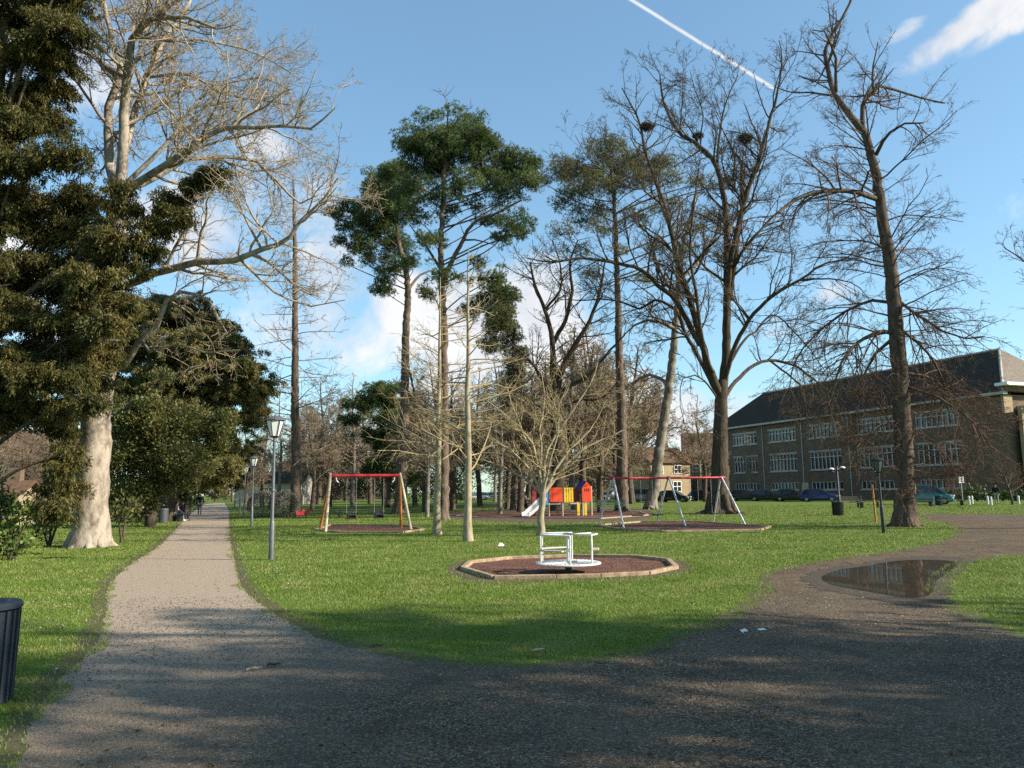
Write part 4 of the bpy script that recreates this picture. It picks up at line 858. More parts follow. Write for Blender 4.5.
def tiles(name,c1,c2,s=6):
    m,n,l,b=nodes(name); b.inputs['Roughness'].default_value=.95; b.inputs['Specular IOR Level'].default_value=.05
    t=n.new('ShaderNodeTexCoord'); wv=n.new('ShaderNodeTexWave'); wv.bands_direction='Z'; wv.inputs['Scale'].default_value=s; wv.inputs['Distortion'].default_value=.4; wv.inputs['Detail'].default_value=3; l.new(t.outputs['Object'],wv.inputs[0])
    z=n.new('ShaderNodeTexNoise'); z.inputs['Scale'].default_value=3; z.inputs['Detail'].default_value=8; l.new(t.outputs['Object'],z.inputs[0])
    r=n.new('ShaderNodeValToRGB'); r.color_ramp.elements[0].position=.3; r.color_ramp.elements[0].color=(*c1,1); r.color_ramp.elements[1].position=.7; r.color_ramp.elements[1].color=(*c2,1); l.new(z.outputs[0],r.inputs[0]); l.new(r.outputs[0],b.inputs['Base Color'])
    bp=n.new('ShaderNodeBump'); bp.inputs['Strength'].default_value=.5; bp.inputs['Distance'].default_value=.04; l.new(wv.outputs[0],bp.inputs['Height']); l.new(bp.outputs[0],b.inputs['Normal'])
    return m
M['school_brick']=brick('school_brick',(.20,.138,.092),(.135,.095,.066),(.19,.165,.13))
M['lit_yellow_brick']=brick('lit_yellow_brick',(.42,.32,.19),(.34,.25,.15),(.35,.3,.22))  # yellow house brick; on the school end its paleness paints in the sunlight
M['roof']=tiles('roof',(.035,.027,.021),(.075,.06,.048)); M['roof_brown']=tiles('roof_brown',(.09,.055,.035),(.17,.11,.075))
M['cornice']=plain('cornice',(.40,.37,.32),.6,var=.15,scale=2); M['white_paint']=plain('white_paint',(.74,.73,.70),.45,var=.06)
M['frame']=plain('frame',(.50,.49,.45),.6,var=.2); M['stone']=plain('stone',(.34,.31,.26),.8,var=.2,scale=3)
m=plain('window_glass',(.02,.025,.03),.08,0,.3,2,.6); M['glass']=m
M['sunlit_hip_tile']=tiles('sunlit_hip_tile',(.17,.14,.115),(.26,.22,.18))  # roof tile with the sunlight on the hip end put into its colour
U=Vector((-.345,.939,0)).normalized(); Vv=Vector((U.y,-U.x,0))     # along the front, and away behind it
A=Vector((56.9,90,0))
def school():
    ang=math.atan2(-U.y,-U.x)        # local +x runs from far end to the near corner
    # local frame: x along -U (towards the near corner), y = Vv? keep right-handed: y points behind
    root=empty('school_building',A,0,'long brown brick school with dark hipped roof and rows of white windows','building')
    L=57; W=14; E=12.1; RH=18.7
    P=lambda s,d,z: U*s+Vv*d+Vector((0,0,z))
    def box(mb,s0,s1,d0,d1,z0,z1):
        mb.add([P(s0,d0,z0),P(s1,d0,z0),P(s1,d1,z0),P(s0,d1,z0),P(s0,d0,z1),P(s1,d0,z1),P(s1,d1,z1),P(s0,d1,z1)],[[0,1,2,3],[4,7,6,5],[0,4,5,1],[1,5,6,2],[2,6,7,3],[3,7,4,0]]); return mb
    centers=[9.2,19.2,29.2,38.7,48.4]; wd=6.6
    rows=((4.3,7.0),(9.1,11.0),(1.3,2.5))
    # wall front built as piers and bands so that the windows are real openings
    mb=MB(); zs=[0,1.3,2.5,4.3,7.0,9.1,11.0,E]
    for i in range(7):
        z0,z1=zs[i],zs[i+1]
        if i in (0,2,4,6): box(mb,0,L,0,.5,z0,z1)
        else:
            s=0
            for c_ in centers: box(mb,s,c_-wd/2,0,.5,z0,z1); s=c_+wd/2
            box(mb,s,L,0,.5,z0,z1)
    box(mb,0,L,.5,.6,0,E-.02) if False else None
    box(mb,0,.5,.5,W,0,E); box(mb,L-.5,L,.5,W,0,E); box(mb,.5,L-.5,W-.5,W,0,E)
    wall=mb.build('wall',M['school_brick'],root)
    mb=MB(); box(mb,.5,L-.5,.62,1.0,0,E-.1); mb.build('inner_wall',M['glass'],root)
    # roof
    mb=MB(); o_=.6; h=5.2
    e=[P(-o_,-o_,E+.3),P(L+o_,-o_,E+.3),P(L+o_,W+o_,E+.3),P(-o_,W+o_,E+.3)]; r0=P(h,W/2,RH); r1=P(L-h,W/2,RH)
    mb.add(e+[r0,r1],[[0,1,5,4],[1,2,5],[2,3,4,5],[3,0,4],[3,2,1,0]]); rf=mb.build('roof',M['roof'],root)
    mb=MB(); mb.add([P(-o_-.05,-o_-.0,E+.36),P(-o_-.05,W+o_,E+.36),P(h-.04,W/2,RH+.05)],[[0,1,2]]); mb.build('lit_hip',M['sunlit_hip_tile'],rf)
    mb=MB(); mb.path([P(-o_,-o_,E+.4),P(h,W/2,RH+.05)],.16,8); mb.path([r0,r1],.16,8); mb.build('ridge',M['stone'],rf)
    mb=MB()
    for s,z in ((10,13.6),(30,13.6),(44,13.4),(51,13.8)):
        t=(z-E)/(RH-E); d=t*(W/2+.6)-.6; sl=(RH-E)/(W/2+.6); mb.add([P(s,d,z+.06),P(s+1.3,d,z+.06),P(s+1.3,d+.9,z+.9*sl+.06),P(s,d+.9,z+.9*sl+.06)],[[0,1,2,3]])
    mb.build('rooflights',M['frame'],rf)
    mb=MB(); box(mb,-.7,L+.7,-.75,-.02,E-.02,E+.28); mb.build('cornice',M['cornice'],root)
    # projecting end block at the near corner
    mb=MB(); box(mb,-1.2,-.72,1.3,W-.3,0,10.4); mb.build('end_wall',M['lit_yellow_brick'],root)
    mb=MB(); box(mb,-1.6,-.0,-1.1,W+1,E+.9,E+1.25); mb.build('gable_cornice',M['white_paint'],root)
    mb=MB(); box(mb,-1.9,-.01,2.2,W+1,10.45,10.8); mb.build('gable_cornice',M['cornice'],root)
    mb=MB(); box(mb,-.35,-.02,-.3,1.1,E-2.2,E-.1); mb.build('corner_pier',M['lit_yellow_brick'],root)
    mb=MB(); box(mb,-.9,-.3,-.5,W+.6,E+.28,E+.9); mb.build('parapet',M['school_brick'],root)
    for c_ in centers:
        for (z0,z1) in rows:
            n_=8; w0=c_-wd/2+.003; w1=c_+wd/2-.003; mb=MB(); fr=.11
            for k in range(n_+1):
                s=w0+(w1-w0-fr)*k/n_; box(mb,s,s+fr,.10,.22,z0+.05,z1-.05)
            for zz in ([z0+.003,z1-fr-.003]+([z0+(z1-z0)*.68] if z1-z0>1.5 else [])): box(mb,w0,w1,.09,.23,zz,zz+fr)
            wdo=mb.build('window',M['frame'],root)
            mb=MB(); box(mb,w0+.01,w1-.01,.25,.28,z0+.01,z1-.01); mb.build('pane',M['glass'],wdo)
            mb=MB(); box(mb,w0-.15,w1+.15,-.14,-.003,z0-.16,z0-.02); mb.build('sill',M['cornice'],wdo)
            if z1>3: mb=MB(); box(mb,w0-.1,w1+.1,-.08,-.003,z1+.01,z1+.2); mb.build('lintel',M['cornice'],wdo)
    mb=MB(); box(mb,33.2,34.6,-.05,-.003,0,2.4); d=mb.build('door',M['wood_pale'],root)
    for s in (14.2,24.2,34,43.5): mb=MB(); mb.cyl(P(s,-.1,0),P(s,-.1,E-.1),.06,n=8); mb.build('drainpipe',M['frame'],root)
school()
def house(px,Y,w_,d_,eave,ridge,label,wall,roof,rz=0,wins=(),name='house',cat='house'):
    b_=gx(px,Y); root=empty(name,b_,rz,label,cat); mb=MB()
    mb.add([(-w_/2,0,0),(w_/2,0,0),(w_/2,d_,0),(-w_/2,d_,0),(-w_/2,0,eave),(w_/2,0,eave),(w_/2,d_,eave),(-w_/2,d_,eave),(-w_/2,d_/2,ridge-.1),(w_/2,d_/2,ridge-.1)],
           [[0,1,5,4],[1,2,6,9,5],[2,3,7,6],[3,0,4,8,7]]); mb.build('wall',wall,root)
    mb=MB(); o=.4; sl=(ridge-eave)/(d_/2)
    for s in (0,1):
        y0=-o if s==0 else d_+o; mb.add([(-w_/2-o,y0,eave-o*sl),(w_/2+o,y0,eave-o*sl),(w_/2+o,d_/2,ridge),(-w_/2-o,d_/2,ridge),(-w_/2-o,y0,eave-o*sl+.15),(w_/2+o,y0,eave-o*sl+.15),(w_/2+o,d_/2,ridge+.15),(-w_/2-o,d_/2,ridge+.15)],[[0,1,2,3],[4,5,6,7],[0,1,5,4],[1,2,6,5],[3,0,4,7],[2,3,7,6]])
    rf=mb.build('roof',roof,root); mb=MB(); mb.box((w_*.25,d_/2,ridge+.35),(.7,.6,1.1)); mb.build('chimney',M['school_brick'],rf)
    for (x,z,ww,hh) in wins:
        mb=MB(); t=.09
        for dx in (-ww/2,0,ww/2): mb.box((x+dx,-.03,z),(t,.1,hh+t))
        for dz in (-hh/2,0,hh/2): mb.box((x,-.035,z+dz),(ww-t,.09,t))
        wn_=mb.build('window',M['white_paint'],root); mb=MB(); mb.box((x,-.008,z),(ww,.02,hh)); mb.build('pane',M['glass'],wn_)
    return root
house(672,110,7.0,6.5,5.5,7.5,'pale yellow brick house behind the parked cars, left of the oak trunk',M['lit_yellow_brick'],M['roof_brown'],R_(28),[(1.2,4.4,1.2,1.15),(1.0,2.0,1.4,1.4),(-1.9,4.3,1.0,1.0)])
house(712,165,11,9,8.5,13.5,'brown gable-roofed house glimpsed just left of the oak trunk',M['school_brick'],M['roof_brown'],R_(-12),[(-3,6,1.4,1.6),(1,6,1.4,1.6)])
house(-12,46,3.0,2.6,1.95,2.5,'small pale brick hut at the far left edge behind the shrubs',M['lit_yellow_brick'],M['roof_brown'],R_(10),[(-.6,1.3,.6,.6)],'brick_hut','hut')
house(12,95,16,8,6.2,10,'brown-roofed house seen through the gap under the dark yew',M['stone'],M['roof_brown'],R_(-5),[(-3,4.6,1.2,1.2),(2,4.6,1.2,1.2)])
house(268,120,10,8,3.4,5.0,'low dark shelter with a pale gable behind the rounded grey bushes',M['stone'],M['roof'],R_(0),[(0,2,1.4,1.2)],'park_shelter','shelter')
house(330,190,26,9,6,9.5,'distant pale house beyond the tall conifer and the small swings',M['school_brick'],M['roof_brown'],R_(4),[(-8,4,1.6,1.4),(-3,4,1.6,1.4),(3,4,1.6,1.4),(8,4,1.6,1.4)])
house(590,200,30,9,6.5,10,'distant brown-roofed house behind the climbing frame',M['lit_yellow_brick'],M['roof_brown'],R_(-4),[(-9,4,1.8,1.5),(-3,4,1.8,1.5),(4,4,1.8,1.5)])
# ------------------------------------------------------------ lamps
M['pole_grey']=plain('pole_grey',(.12,.125,.13),.45,.3,.15,6); M['pole_dark']=plain('pole_dark',(.025,.027,.03),.45,.2,.3,6)
m,n,l,b=nodes('opal'); b.inputs['Base Color'].default_value=(.75,.75,.72,1); b.inputs['Roughness'].default_value=.3; b.inputs['Transmission Weight'].default_value=.2; M['opal']=m
m,n,l,b=nodes('dark_pane'); b.inputs['Base Color'].default_value=(.10,.11,.12,1); b.inputs['Roughness'].default_value=.2; b.inputs['Transmission Weight'].default_value=.3; M['dark_pane']=m  # darker pane colour than the opal one
def lamp(b_,label,H=3.65,pole='pole_grey',pane='opal',lean=0):
    root=empty('street_lamp',b_,0,label,'street lamp','lantern lamps along the park paths'); root.rotation_euler=(0,lean,.35)
    mb=MB(); zt=H-.58
    mb.lathe([(.066,-.02),(.066,.9),(.058,.93),(.042,1.0),(.036,zt-.1),(.06,zt-.09),(.06,zt-.05),(.042,zt-.04),(.042,zt)],n=14); mb.lathe([(.05,1.7),(.058,1.71),(.058,1.75),(.05,1.76)],n=14); mb.build('pole',M[pole],root,True)
    mb=MB(); mb.lathe([(.04,zt-.002),(.09,zt+.03),(.115,zt+.05),(.03,zt+.052)],n=12); mb.build('lantern_base',M['pole_dark'],root)
    n6=6; r0,r1=.115,.225; z0,z1=zt+.055,zt+.45; mb=MB(); mb.lathe([(r0-.01,z0),(r1-.01,z1)],n=n6); g_=mb.build('lantern_glass',M[pane],root)
    mb=MB()
    for k in range(n6):
        a=k*2*math.pi/n6; mb.bar((r0*math.cos(a),r0*math.sin(a),z0),(r1*math.cos(a),r1*math.sin(a),z1),.016)
    mb.path([(r1*math.cos(k*math.pi/3),r1*math.sin(k*math.pi/3),z1) for k in range(6)],.011,6,True); mb.build('lantern_frame',M['pole_dark'],root)
    mb=MB(); mb.lathe([(.25,z1+.008),(.25,z1+.025),(.12,z1+.10),(.05,z1+.125),(.012,z1+.14),(.012,z1+.19)],n=12); mb.build('cap',M['pole_grey' if pole=='pole_grey' else 'pole_dark'],root)
    return root
lamp(G(271,560),'nearest lamp post with a white lantern, on the lawn just right of the pale path')
lamp(gx(251.5,41.5),'second lamp along the left path, between the nearest lamp and the grey rounded bush')
lamp(gx(244,54),'third lamp along the left path, small and just left of the second one')
lamp(gx(239.5,70),'fourth lamp along the left path, tiny beside the third')
lamp(gx(234.5,92),'farthest lamp at the end of the left path',)
lamp(G(884,533),'dark lantern lamp on the right lawn leaning slightly, just left of the beech trunk',2.72,'pole_dark','dark_pane',R_(-1.6))
lamp(gx(546,82),'small distant lamp behind the low forking tree by the climbing frame',3.9,'pole_dark')
lamp(gx(913.5,80),'tiny white lantern lamp just right of the beech trunk',3.7)
def double_lamp():
    b_=G(840,514.5); root=empty('double_lamp',b_,.1,'dark twin-headed lamp post behind the black bin on the right lawn','street lamp')
    mb=MB(); mb.lathe([(.085,-.02),(.085,1.0),(.06,1.05),(.05,2.9),(.02,2.95)],n=12); mb.build('pole',M['pole_dark'],root,True)
    mb=MB(); mb.path([(-.34,0,2.62),(-.2,0,2.56),(0,0,2.6),(.2,0,2.56),(.38,0,2.66)],.028,8); mb.build('arm',M['pole_dark'],root)
    for s,z in ((-1,2.72),(1,2.80)):
        mb=MB(); mb.lathe([(.05,-.12),(.13,-.08),(.15,.0)],(s*.36,0,z),12); h_=mb.build('lamp_head',M['pole_dark'],root,True); mb=MB(); mb.lathe([(.17,.004),(.16,.05),(.09,.1),(.01,.115)],(s*.36,0,z),12); mb.build('white_cap',M['white_paint'],h_,True)
double_lamp()
# ------------------------------------------------------------ litter bins
M['bin_slate']=plain('bin_slate',(.030,.036,.048),.5,0,.2,5); M['bin_grey']=plain('bin_grey',(.09,.10,.11),.5); M['bin_black']=plain('bin_black',(.012,.013,.016),.45); M['bin_teal']=plain('bin_teal',(.02,.06,.07),.45)
def bin_(b_,label,r,H,mat):
    root=empty('litter_bin',b_,0,label,'litter bin')
    mb=MB(); mb.lathe([(r*.86,0),(r*.88,.03),(r*.93,H*.93),(r*.90,H*.93)],n=40); mb.build('body',M[mat],root,True)
    mb=MB()
    for k in range(26):
        a=k*2*math.pi/26; mb.bar((r*.90*math.cos(a),r*.90*math.sin(a),.03),(r*.955*math.cos(a),r*.955*math.sin(a),H*.92),.022,.022)
    mb.build('ribs',M[mat],root)
    mb=MB(); mb.lathe([(r*.98,H*.925),(r*1.03,H*.94),(r*1.03,H*.975),(r*.97,H),(r*.72,H*1.005),(r*.66,H*.96),(r*.64,H*.90)],n=40); mb.build('rim',M[mat],root,True)
    return root
bin_(Vector((-4.37,6.55,0)),'large dark slate-blue ribbed bin cut off by the left edge',.30,.80,'bin_slate')
bin_(G(163,523),'small grey bin on the grass left of the pale path',.28,.85,'bin_grey')
bin_(G(836.5,515.2)+Vector((0,-.25,0)),'black bin at the foot of the twin-headed lamp',.33,.80,'bin_black')
bin_(gx(939,67),'dark teal bin beside the nose of the teal van',.30,.85,'bin_teal')
# ------------------------------------------------------------ play equipment
M['red']=plain('red',(.42,.028,.035),.4,0,.12,6); M['orange_wood']=plain('orange_wood',(.42,.17,.045),.6,0,.25,5); M['steel']=plain('steel',(.42,.45,.47),.35,.6,.1); M['galv']=plain('galv',(.55,.57,.58),.4,.3,.1)
M['rubber']=plain('rubber',(.015,.015,.016),.7); M['chain']=plain('chain',(.35,.36,.37),.4,.7); M['yellow']=plain('yellow',(.72,.47,.03),.45,0,.1); M['orange_red']=plain('orange_red',(.72,.07,.02),.45,0,.12,3); M['blue']=plain('blue',(.08,.28,.62),.45); M['dark_blue']=plain('dark_blue',(.03,.03,.22),.45); M['silver']=plain('silver',(.68,.68,.66),.28,.5,.08); M['dark_red']=plain('dark_red',(.16,.015,.02),.5)
def swing_seat(root_lbl,p,axis,top,w_=.42,label='',hang=.5,bucket=False):
    r=empty('swing_seat',(p.x,p.y,hang),math.atan2(axis.y,axis.x),label,'swing seat'); mb=MB()
    for s in (-1,1): mb.cyl((s*w_/2,0,.0),(s*w_/2,0,top-hang-.04),.011,n=6)
    mb.build('chains',M['chain'],r)
    mb=MB(); mb.box((0,0,0),(w_+.06,.2,.045)); 
    if bucket:
        for s in (-1,1): mb.box((s*(w_/2-.03),0,.13),(.04,.24,.22))
        mb.box((0,.11,.13),(w_-.04,.03,.2)); mb.box((0,-.11,.16),(w_-.04,.03,.08))
    mb.build('seat',M['rubber'],r,bevel=.012); return r
AX=Vector((.937,.35,0)).normalized(); PX=Vector((.35,-.937,0)).normalized()   # beam direction; towards the camera
def small_swing():
    c=gx(365,35.6); H=2.42; L=3.05; root=empty('small_swing_frame',c,0,'small swing frame with a red beam and splayed orange and pale wooden legs','swing frame')
    a_=-AX*L/2; b_=AX*L/2; z=Vector((0,0,H))
    mb=MB(); mb.cyl(a_+z,b_+z,.075,n=14); mb.build('beam',M['red'],root,True)
    for e,s in ((a_,-1),(b_,1)):
        top=e+AX*s*.05+Vector((0,0,H+.1))
        mb=MB(); mb.cyl(top,e+AX*s*.34+PX*1.0,.06,.065,10); mb.build('leg',M['wood_pale'],root,True)
        mb=MB(); mb.cyl(top-PX*.05-Vector((0,0,.18)),e+AX*s*.34-PX*1.0,.06,.065,10); mb.build('leg',M['orange_wood'],root,True)
        mb=MB(); mb.path([e-AX*s*.2+z-Vector((0,0,.05)),e-AX*s*.22+z-Vector((0,0,.2)),e-AX*s*.3+z-Vector((0,0,.3))],.03,6); mb.build('bracket',M['white_paint'],root)
    for k,(t,lb) in enumerate(((-.62,'left swing seat hanging from the small red beam'),(.62,'right swing seat hanging from the small red beam'))):
        swing_seat(None,c+AX*t,AX,H-.07,.42,lb,.52,True)
small_swing()
def big_swing():
    a0=gx(612,35.6); L=6.05; H=2.17; root=empty('double_swing_frame',a0,0,'long two-bay swing frame with a red beam and three pairs of grey-white legs','swing frame'); z=Vector((0,0,H))
    mb=MB(); mb.cyl(z-AX*.1,z+AX*(L+.1),.055,n=14); mb.build('beam',M['red'],root,True)
    for t,off in ((.12,-.2),(L/2,0),(L-.12,.3)):
        e=AX*t
        for s,mt in ((1,'galv' if t!=L/2 else 'steel'),(-1,'galv')):
            mb=MB(); mb.cyl(e+z-Vector((0,0,.02))+PX*.06*s,e+AX*off+PX*(1.25*s),.042,n=10); mb.build('leg',M[mt],root,True)
        mb=MB(); mb.cyl(e+z-AX*.09-Vector((0,0,0)),e+z+AX*.09,.078,n=12); mb.build('joint',M['red'],root,True)
    for px,lb in ((634,'leftmost flat swing seat on the long red beam'),(654,'second flat swing seat from the left on the long red beam'),(691,'third flat swing seat from the left on the long red beam'),(712,'rightmost flat swing seat on the long red beam, near the oak trunk')):
        t=min(range(600),key=lambda i: abs(512+F*((a0+AX*i*.01).x)/((a0+AX*i*.01).y)-px))*.01
        swing_seat(None,a0+AX*t,AX,H-.05,.45,lb,.48)
big_swing()
def climbing_frame():
    c=G(549,516.2); Y0=c.y; s=Y0/F; root=empty('climbing_frame',c,.2,'red and yellow playhouse climbing frame with a silver slide on its left','play structure'); root.scale=(1.07,1,1)
    X=lambda px:(px-549)*s; dk=.95; D=1.3
    for px,top in ((549,1.9),(562,1.75),(581.5,1.75),(590,1.9)):
        for y in (0,D): mb=MB(); mb.cyl((X(px),y,0),(X(px),y,top),.055,n=10); mb.build('post',M['wood_pale'],root,True)
    for px in (537,): 
        for y in (.2,D): mb=MB(); mb.cyl((X(px),y,0),(X(px),y,2.0),.05,n=10); mb.build('post',M['dark_red'],root,True)
    mb=MB(); mb.box((X(568),D/2,dk-.16),(X(590)-X(547),D,.08)); mb.build('deck',M['wood_pale'],root)
    mb=MB(); mb.box((X(555.7),-.08,dk+.42),(X(561.3)-X(550)+.03,.05,.92)); mb.build('red_panel',M['orange_red'],root,bevel=.02)
    for y in (-.08,):
        for k in range(4):
            mb=MB(); mb.box((X(564.2)+k*.155,y,dk+.40),(.125,.045,.95)); mb.build('yellow_slat',M['yellow'],root,bevel=.015)
    mb=MB(); mb.box((X(575.5),.25,dk+.40),(X(580)-X(571.5),.05,.9)); mb.build('dark_red_panel',M['dark_red'],root)
    mb=MB(); w_=X(590)-X(581); mb.prism([(0,0),(w_,0),(w_,.95),(w_/2,1.3),(0,.95)],(X(581),-.10,dk-.05),(1,0,0),(0,0,1),(0,1,0),.05); ho=mb.build('red_house_panel',M['orange_red'],root)
    for k in range(3): mb=MB(); mb.box((X(581)+w_*(.3+.2*k),-.112,dk+.72),(.035,.012,.2)); mb.build('slot',M['rubber'],ho)
    mb=MB(); mb.add([(X(580.4),-.04,dk+.86),(X(585.5),-.04,dk+1.30),(X(585.5),D,dk+1.30),(X(580.4),D,dk+.86)],[[0,1,2,3]]); mb.add([(X(590.2),-.04,dk+.88),(X(585.5),-.04,dk+1.26),(X(585.5),D,dk+1.30),(X(590.6),D,dk+.86)],[[0,1,2,3]]); q=mb.build('roof',M['dark_blue'],root); q.modifiers.new('thick','SOLIDIFY').thickness=.04
    mb=MB(); mb.prism([(0,0),(.62,0),(.31,.5)],(X(534.5),.05,1.65),(1,0,0),(0,0,1),(0,1,0),1.2); mb.build('tower_roof',M['dark_red'],root)
    mb=MB(); mb.box((X(546.5),-.02,dk+.3),(.42,.05,1.05)); mb.build('blue_panel',M['blue'],root,bevel=.02)
    mb=MB(); mb.box((X(536.4),.1,dk+.35),(.16,.05,.6)); mb.build('red_side_panel',M['red'],root)
    for x in (577,584):
        mb=MB(); mb.box((X(x),-.02,.40),(.17,.06,.78)); mb.build('yellow_leg_panel',M['yellow'],root,bevel=.02)
    # slide
    top=Vector((X(543),.1,dk+.05)); bot=Vector((X(526),-1.0,.16)); end=Vector((X(522.5),-1.3,.10)); pts=[top+Vector((.2,.1,.02)),top,top.lerp(bot,.5)-Vector((0,0,.04)),bot,end]
    sd=(bot-top).cross(Vector((0,0,1))).normalized(); secs=[]
    for p in pts: secs.append([p-sd*.27+Vector((0,0,.2)),p-sd*.25+Vector((0,0,.2)),p-sd*.22,p+sd*.22,p+sd*.25+Vector((0,0,.2)),p+sd*.27+Vector((0,0,.2)),p+sd*.25-Vector((0,0,.05)),p-sd*.25-Vector((0,0,.05))])
    mb=MB(); mb.loft(secs); mb.build('slide',M['silver'],root)
climbing_frame()
M['worn_white']=plain('worn_white',(.60,.58,.53),.55,0,.22,7)
def roundabout():
    c=G(568.5,573); Y0=c.y; s=Y0/F; root=empty('roundabout',c,0,'small white metal roundabout with railings and little seats on brown bark','roundabout'); R=.66; h=.17
    mb=MB(); mb.lathe([(R-.02,h+.005),(R,h+.015),(R,h+.035),(R-.02,h+.045),(0.0,h+.045)],n=48); mb.build('deck',M['worn_white'],root,True)
    mb=MB()
    for k in range(40):
        a=k*2*math.pi/40; mb.bar((.12*math.cos(a),.12*math.sin(a),h+.05),((R-.05)*math.cos(a),(R-.05)*math.sin(a),h+.05),.008,.008)
    mb.build('deck_ribs',M['galv'],root)
    mb=MB(); mb.cyl((0,0,-.05),(0,0,h),.07,n=12); mb.build('pivot',M['pole_dark'],root)
    H=h+.60
    for k in range(3):
        a0=R_(198+120*k+0); a1=a0+R_(72); rr=R-.07
        p=[Vector((rr*math.cos(a),rr*math.sin(a),0)) for a in (a0,a1)]; zz=Vector((0,0,1))
        hub=Vector((.12*math.cos((a0+a1)/2),.12*math.sin((a0+a1)/2),0))
        mb=MB()
        q=[p[0]*.9+hub*.1+zz*H]
        arc=[Vector((rr*math.cos(a0+(a1-a0)*t/8),rr*math.sin(a0+(a1-a0)*t/8),H)) for t in range(9)]
        mb.path([hub*1.0+zz*H]+arc+[hub*1.0+zz*H*.999],.016,8); r_=mb.build('handrail',M['worn_white'],root,True)
        for i,pp in enumerate(p): mb=MB(); mb.cyl(pp+zz*(h+.04),pp+zz*H,.017,n=10); mb.build('post',M['worn_white'],root,True)
        mb=MB(); m0=Vector((rr*.93*math.cos((a0+a1)/2),rr*.93*math.sin((a0+a1)/2),h+.30)); mb.box(m0,(.16,.50,.028),rz=(a0+a1)/2); mb.build('seat',M['seat_pink'] if 'seat_pink' in M else M['wood_pale'],root,bevel=.01)
        mb=MB(); mb.path([p[0]+zz*(h+.30),p[1]+zz*(h+.30)],.011,8); mb.build('seat_rail',M['worn_white'],root,True)
    mb=MB(); mb.cyl((0,0,h+.04),(0,0,H+.02),.03,n=12); mb.build('centre_post',M['galv'],root,True)
    mb=MB(); mb.lathe([(.13,H-.01),(.15,H+.0),(.15,H+.012),(.0,H+.03)],n=20); mb.build('centre_cap',M['bin_grey'],root)
M['seat_pink']=plain('seat_pink',(.45,.36,.33),.6,0,.2)
roundabout()
def spring_rider(b_,lb):
    root=empty('spring_rider',b_,.3,lb,'play rider'); root.scale=(.62,.62,.75); mb=MB(); mb.path([(.09*math.cos(i*.8),.09*math.sin(i*.8),.02+i*.012) for i in range(26)],.018,6); mb.build('spring',M['pole_dark'],root)
    mb=MB(); mb.prism([(-.4,0),(.35,0),(.45,.3),(.38,.55),(.22,.5),(.12,.25),(-.2,.22),(-.35,.45),(-.48,.3)],(0,-.14,.32),(1,0,0),(0,0,1),(0,1,0),.28); mb.build('body',M['red'],root,bevel=.02)
spring_rider(gx(300,52),'red spring rider on the grass right of the tall conifer trunk'); spring_rider(gx(306,55),'second red spring rider, half behind the first one')
# grey rounded bushes
for px,Y,lb in ((262,56,'left of the two grey rounded bushes behind the nearest lamp'),(283,57,'right of the two grey rounded bushes, by the tall conifer trunk')):
    rs=np.random.default_rng(px); b_=gx(px,Y); rr=.95; n_=5200; q=unit(rs.normal(size=(n_,3))); rad=rs.uniform(.6,1,(n_,1))**.4; q=q*rad*[1.05,1.0,1.0]*rr*(1+.12*np.sin(q[:,:1]*7)*np.cos(q[:,2:]*6)); q[:,2]+=rr*.92; q=q[q[:,2]>0]
    V,Fq=leaf_quads(q,unit(q-[0,0,.5]+rs.normal(size=q.shape)*.5),.16,.03,rs)
    r=empty('rounded_bush',b_,0,lb,'bush'); link('foliage',fast_mesh('foliage',V,[Fq]),M.setdefault('grey_leaf',foliage('grey_leaf',(.13,.12,.09),(.27,.25,.19),None,1,.8,.1)),r)
    mb=MB(); mb.cyl((0,0,-.05),(0,0,.9),.07,.03,8); mb.build('trunk',M['oak_bark'],r)
# benches, tables
def bench(b_,rz,lb,mat='bench_wood',cat='bench',back=True,L=1.8):
    root=empty('park_bench',b_,rz,lb,cat); mb=MB()
    for k in range(4): mb.box((0,-.18+.12*k,.45),(L,.09,.04))
    mb.build('seat',M[mat],root,bevel=.008)
    if back:
        mb=MB()
        for k in range(3): mb.box((0,.27+.03*k,.60+.13*k),(L,.035,.09))
        mb.build('backrest',M[mat],root,bevel=.008)
    for s in (-1,1): mb=MB(); mb.box((s*L*.42,0,.21),(.07,.42,.43)); mb.box((s*L*.42,.30,.5),(.06,.06,.95) if back else (.05,.05,.1)); mb.build('leg',M['pole_dark'],root)
    return root
M['bench_wood']=plain('bench_wood',(.07,.065,.05),.7,0,.3); M['bench_green']=plain('bench_green',(.02,.05,.03),.6)
bench(gx(524,68),R_(170),'dark bench with a seated figure behind the low forking tree')
bench(gx(612,58),R_(15),'dark green bench between the climbing frame and the long swing frame','bench_green',L=2.4)
bench(gx(852,62),R_(0),'dark bench right of the twin-headed lamp',L=1.9); bench(gx(868,64),R_(-8),'dark bench just left of the beech trunk',L=1.8,back=False); bench(gx(923,64),R_(5),'low dark bench in front of the teal van',L=1.6,back=False); bench(gx(951,66),R_(0),'dark bench left of the white bollards',L=2.2,back=False)
bench(gx(360,52),R_(3),'long dark bench seen behind the small swing seats',L=3.2,back=False); bench(gx(178,50.5),R_(-60),'low bench with two seated people beside the small grey bin',L=1.7,back=False)
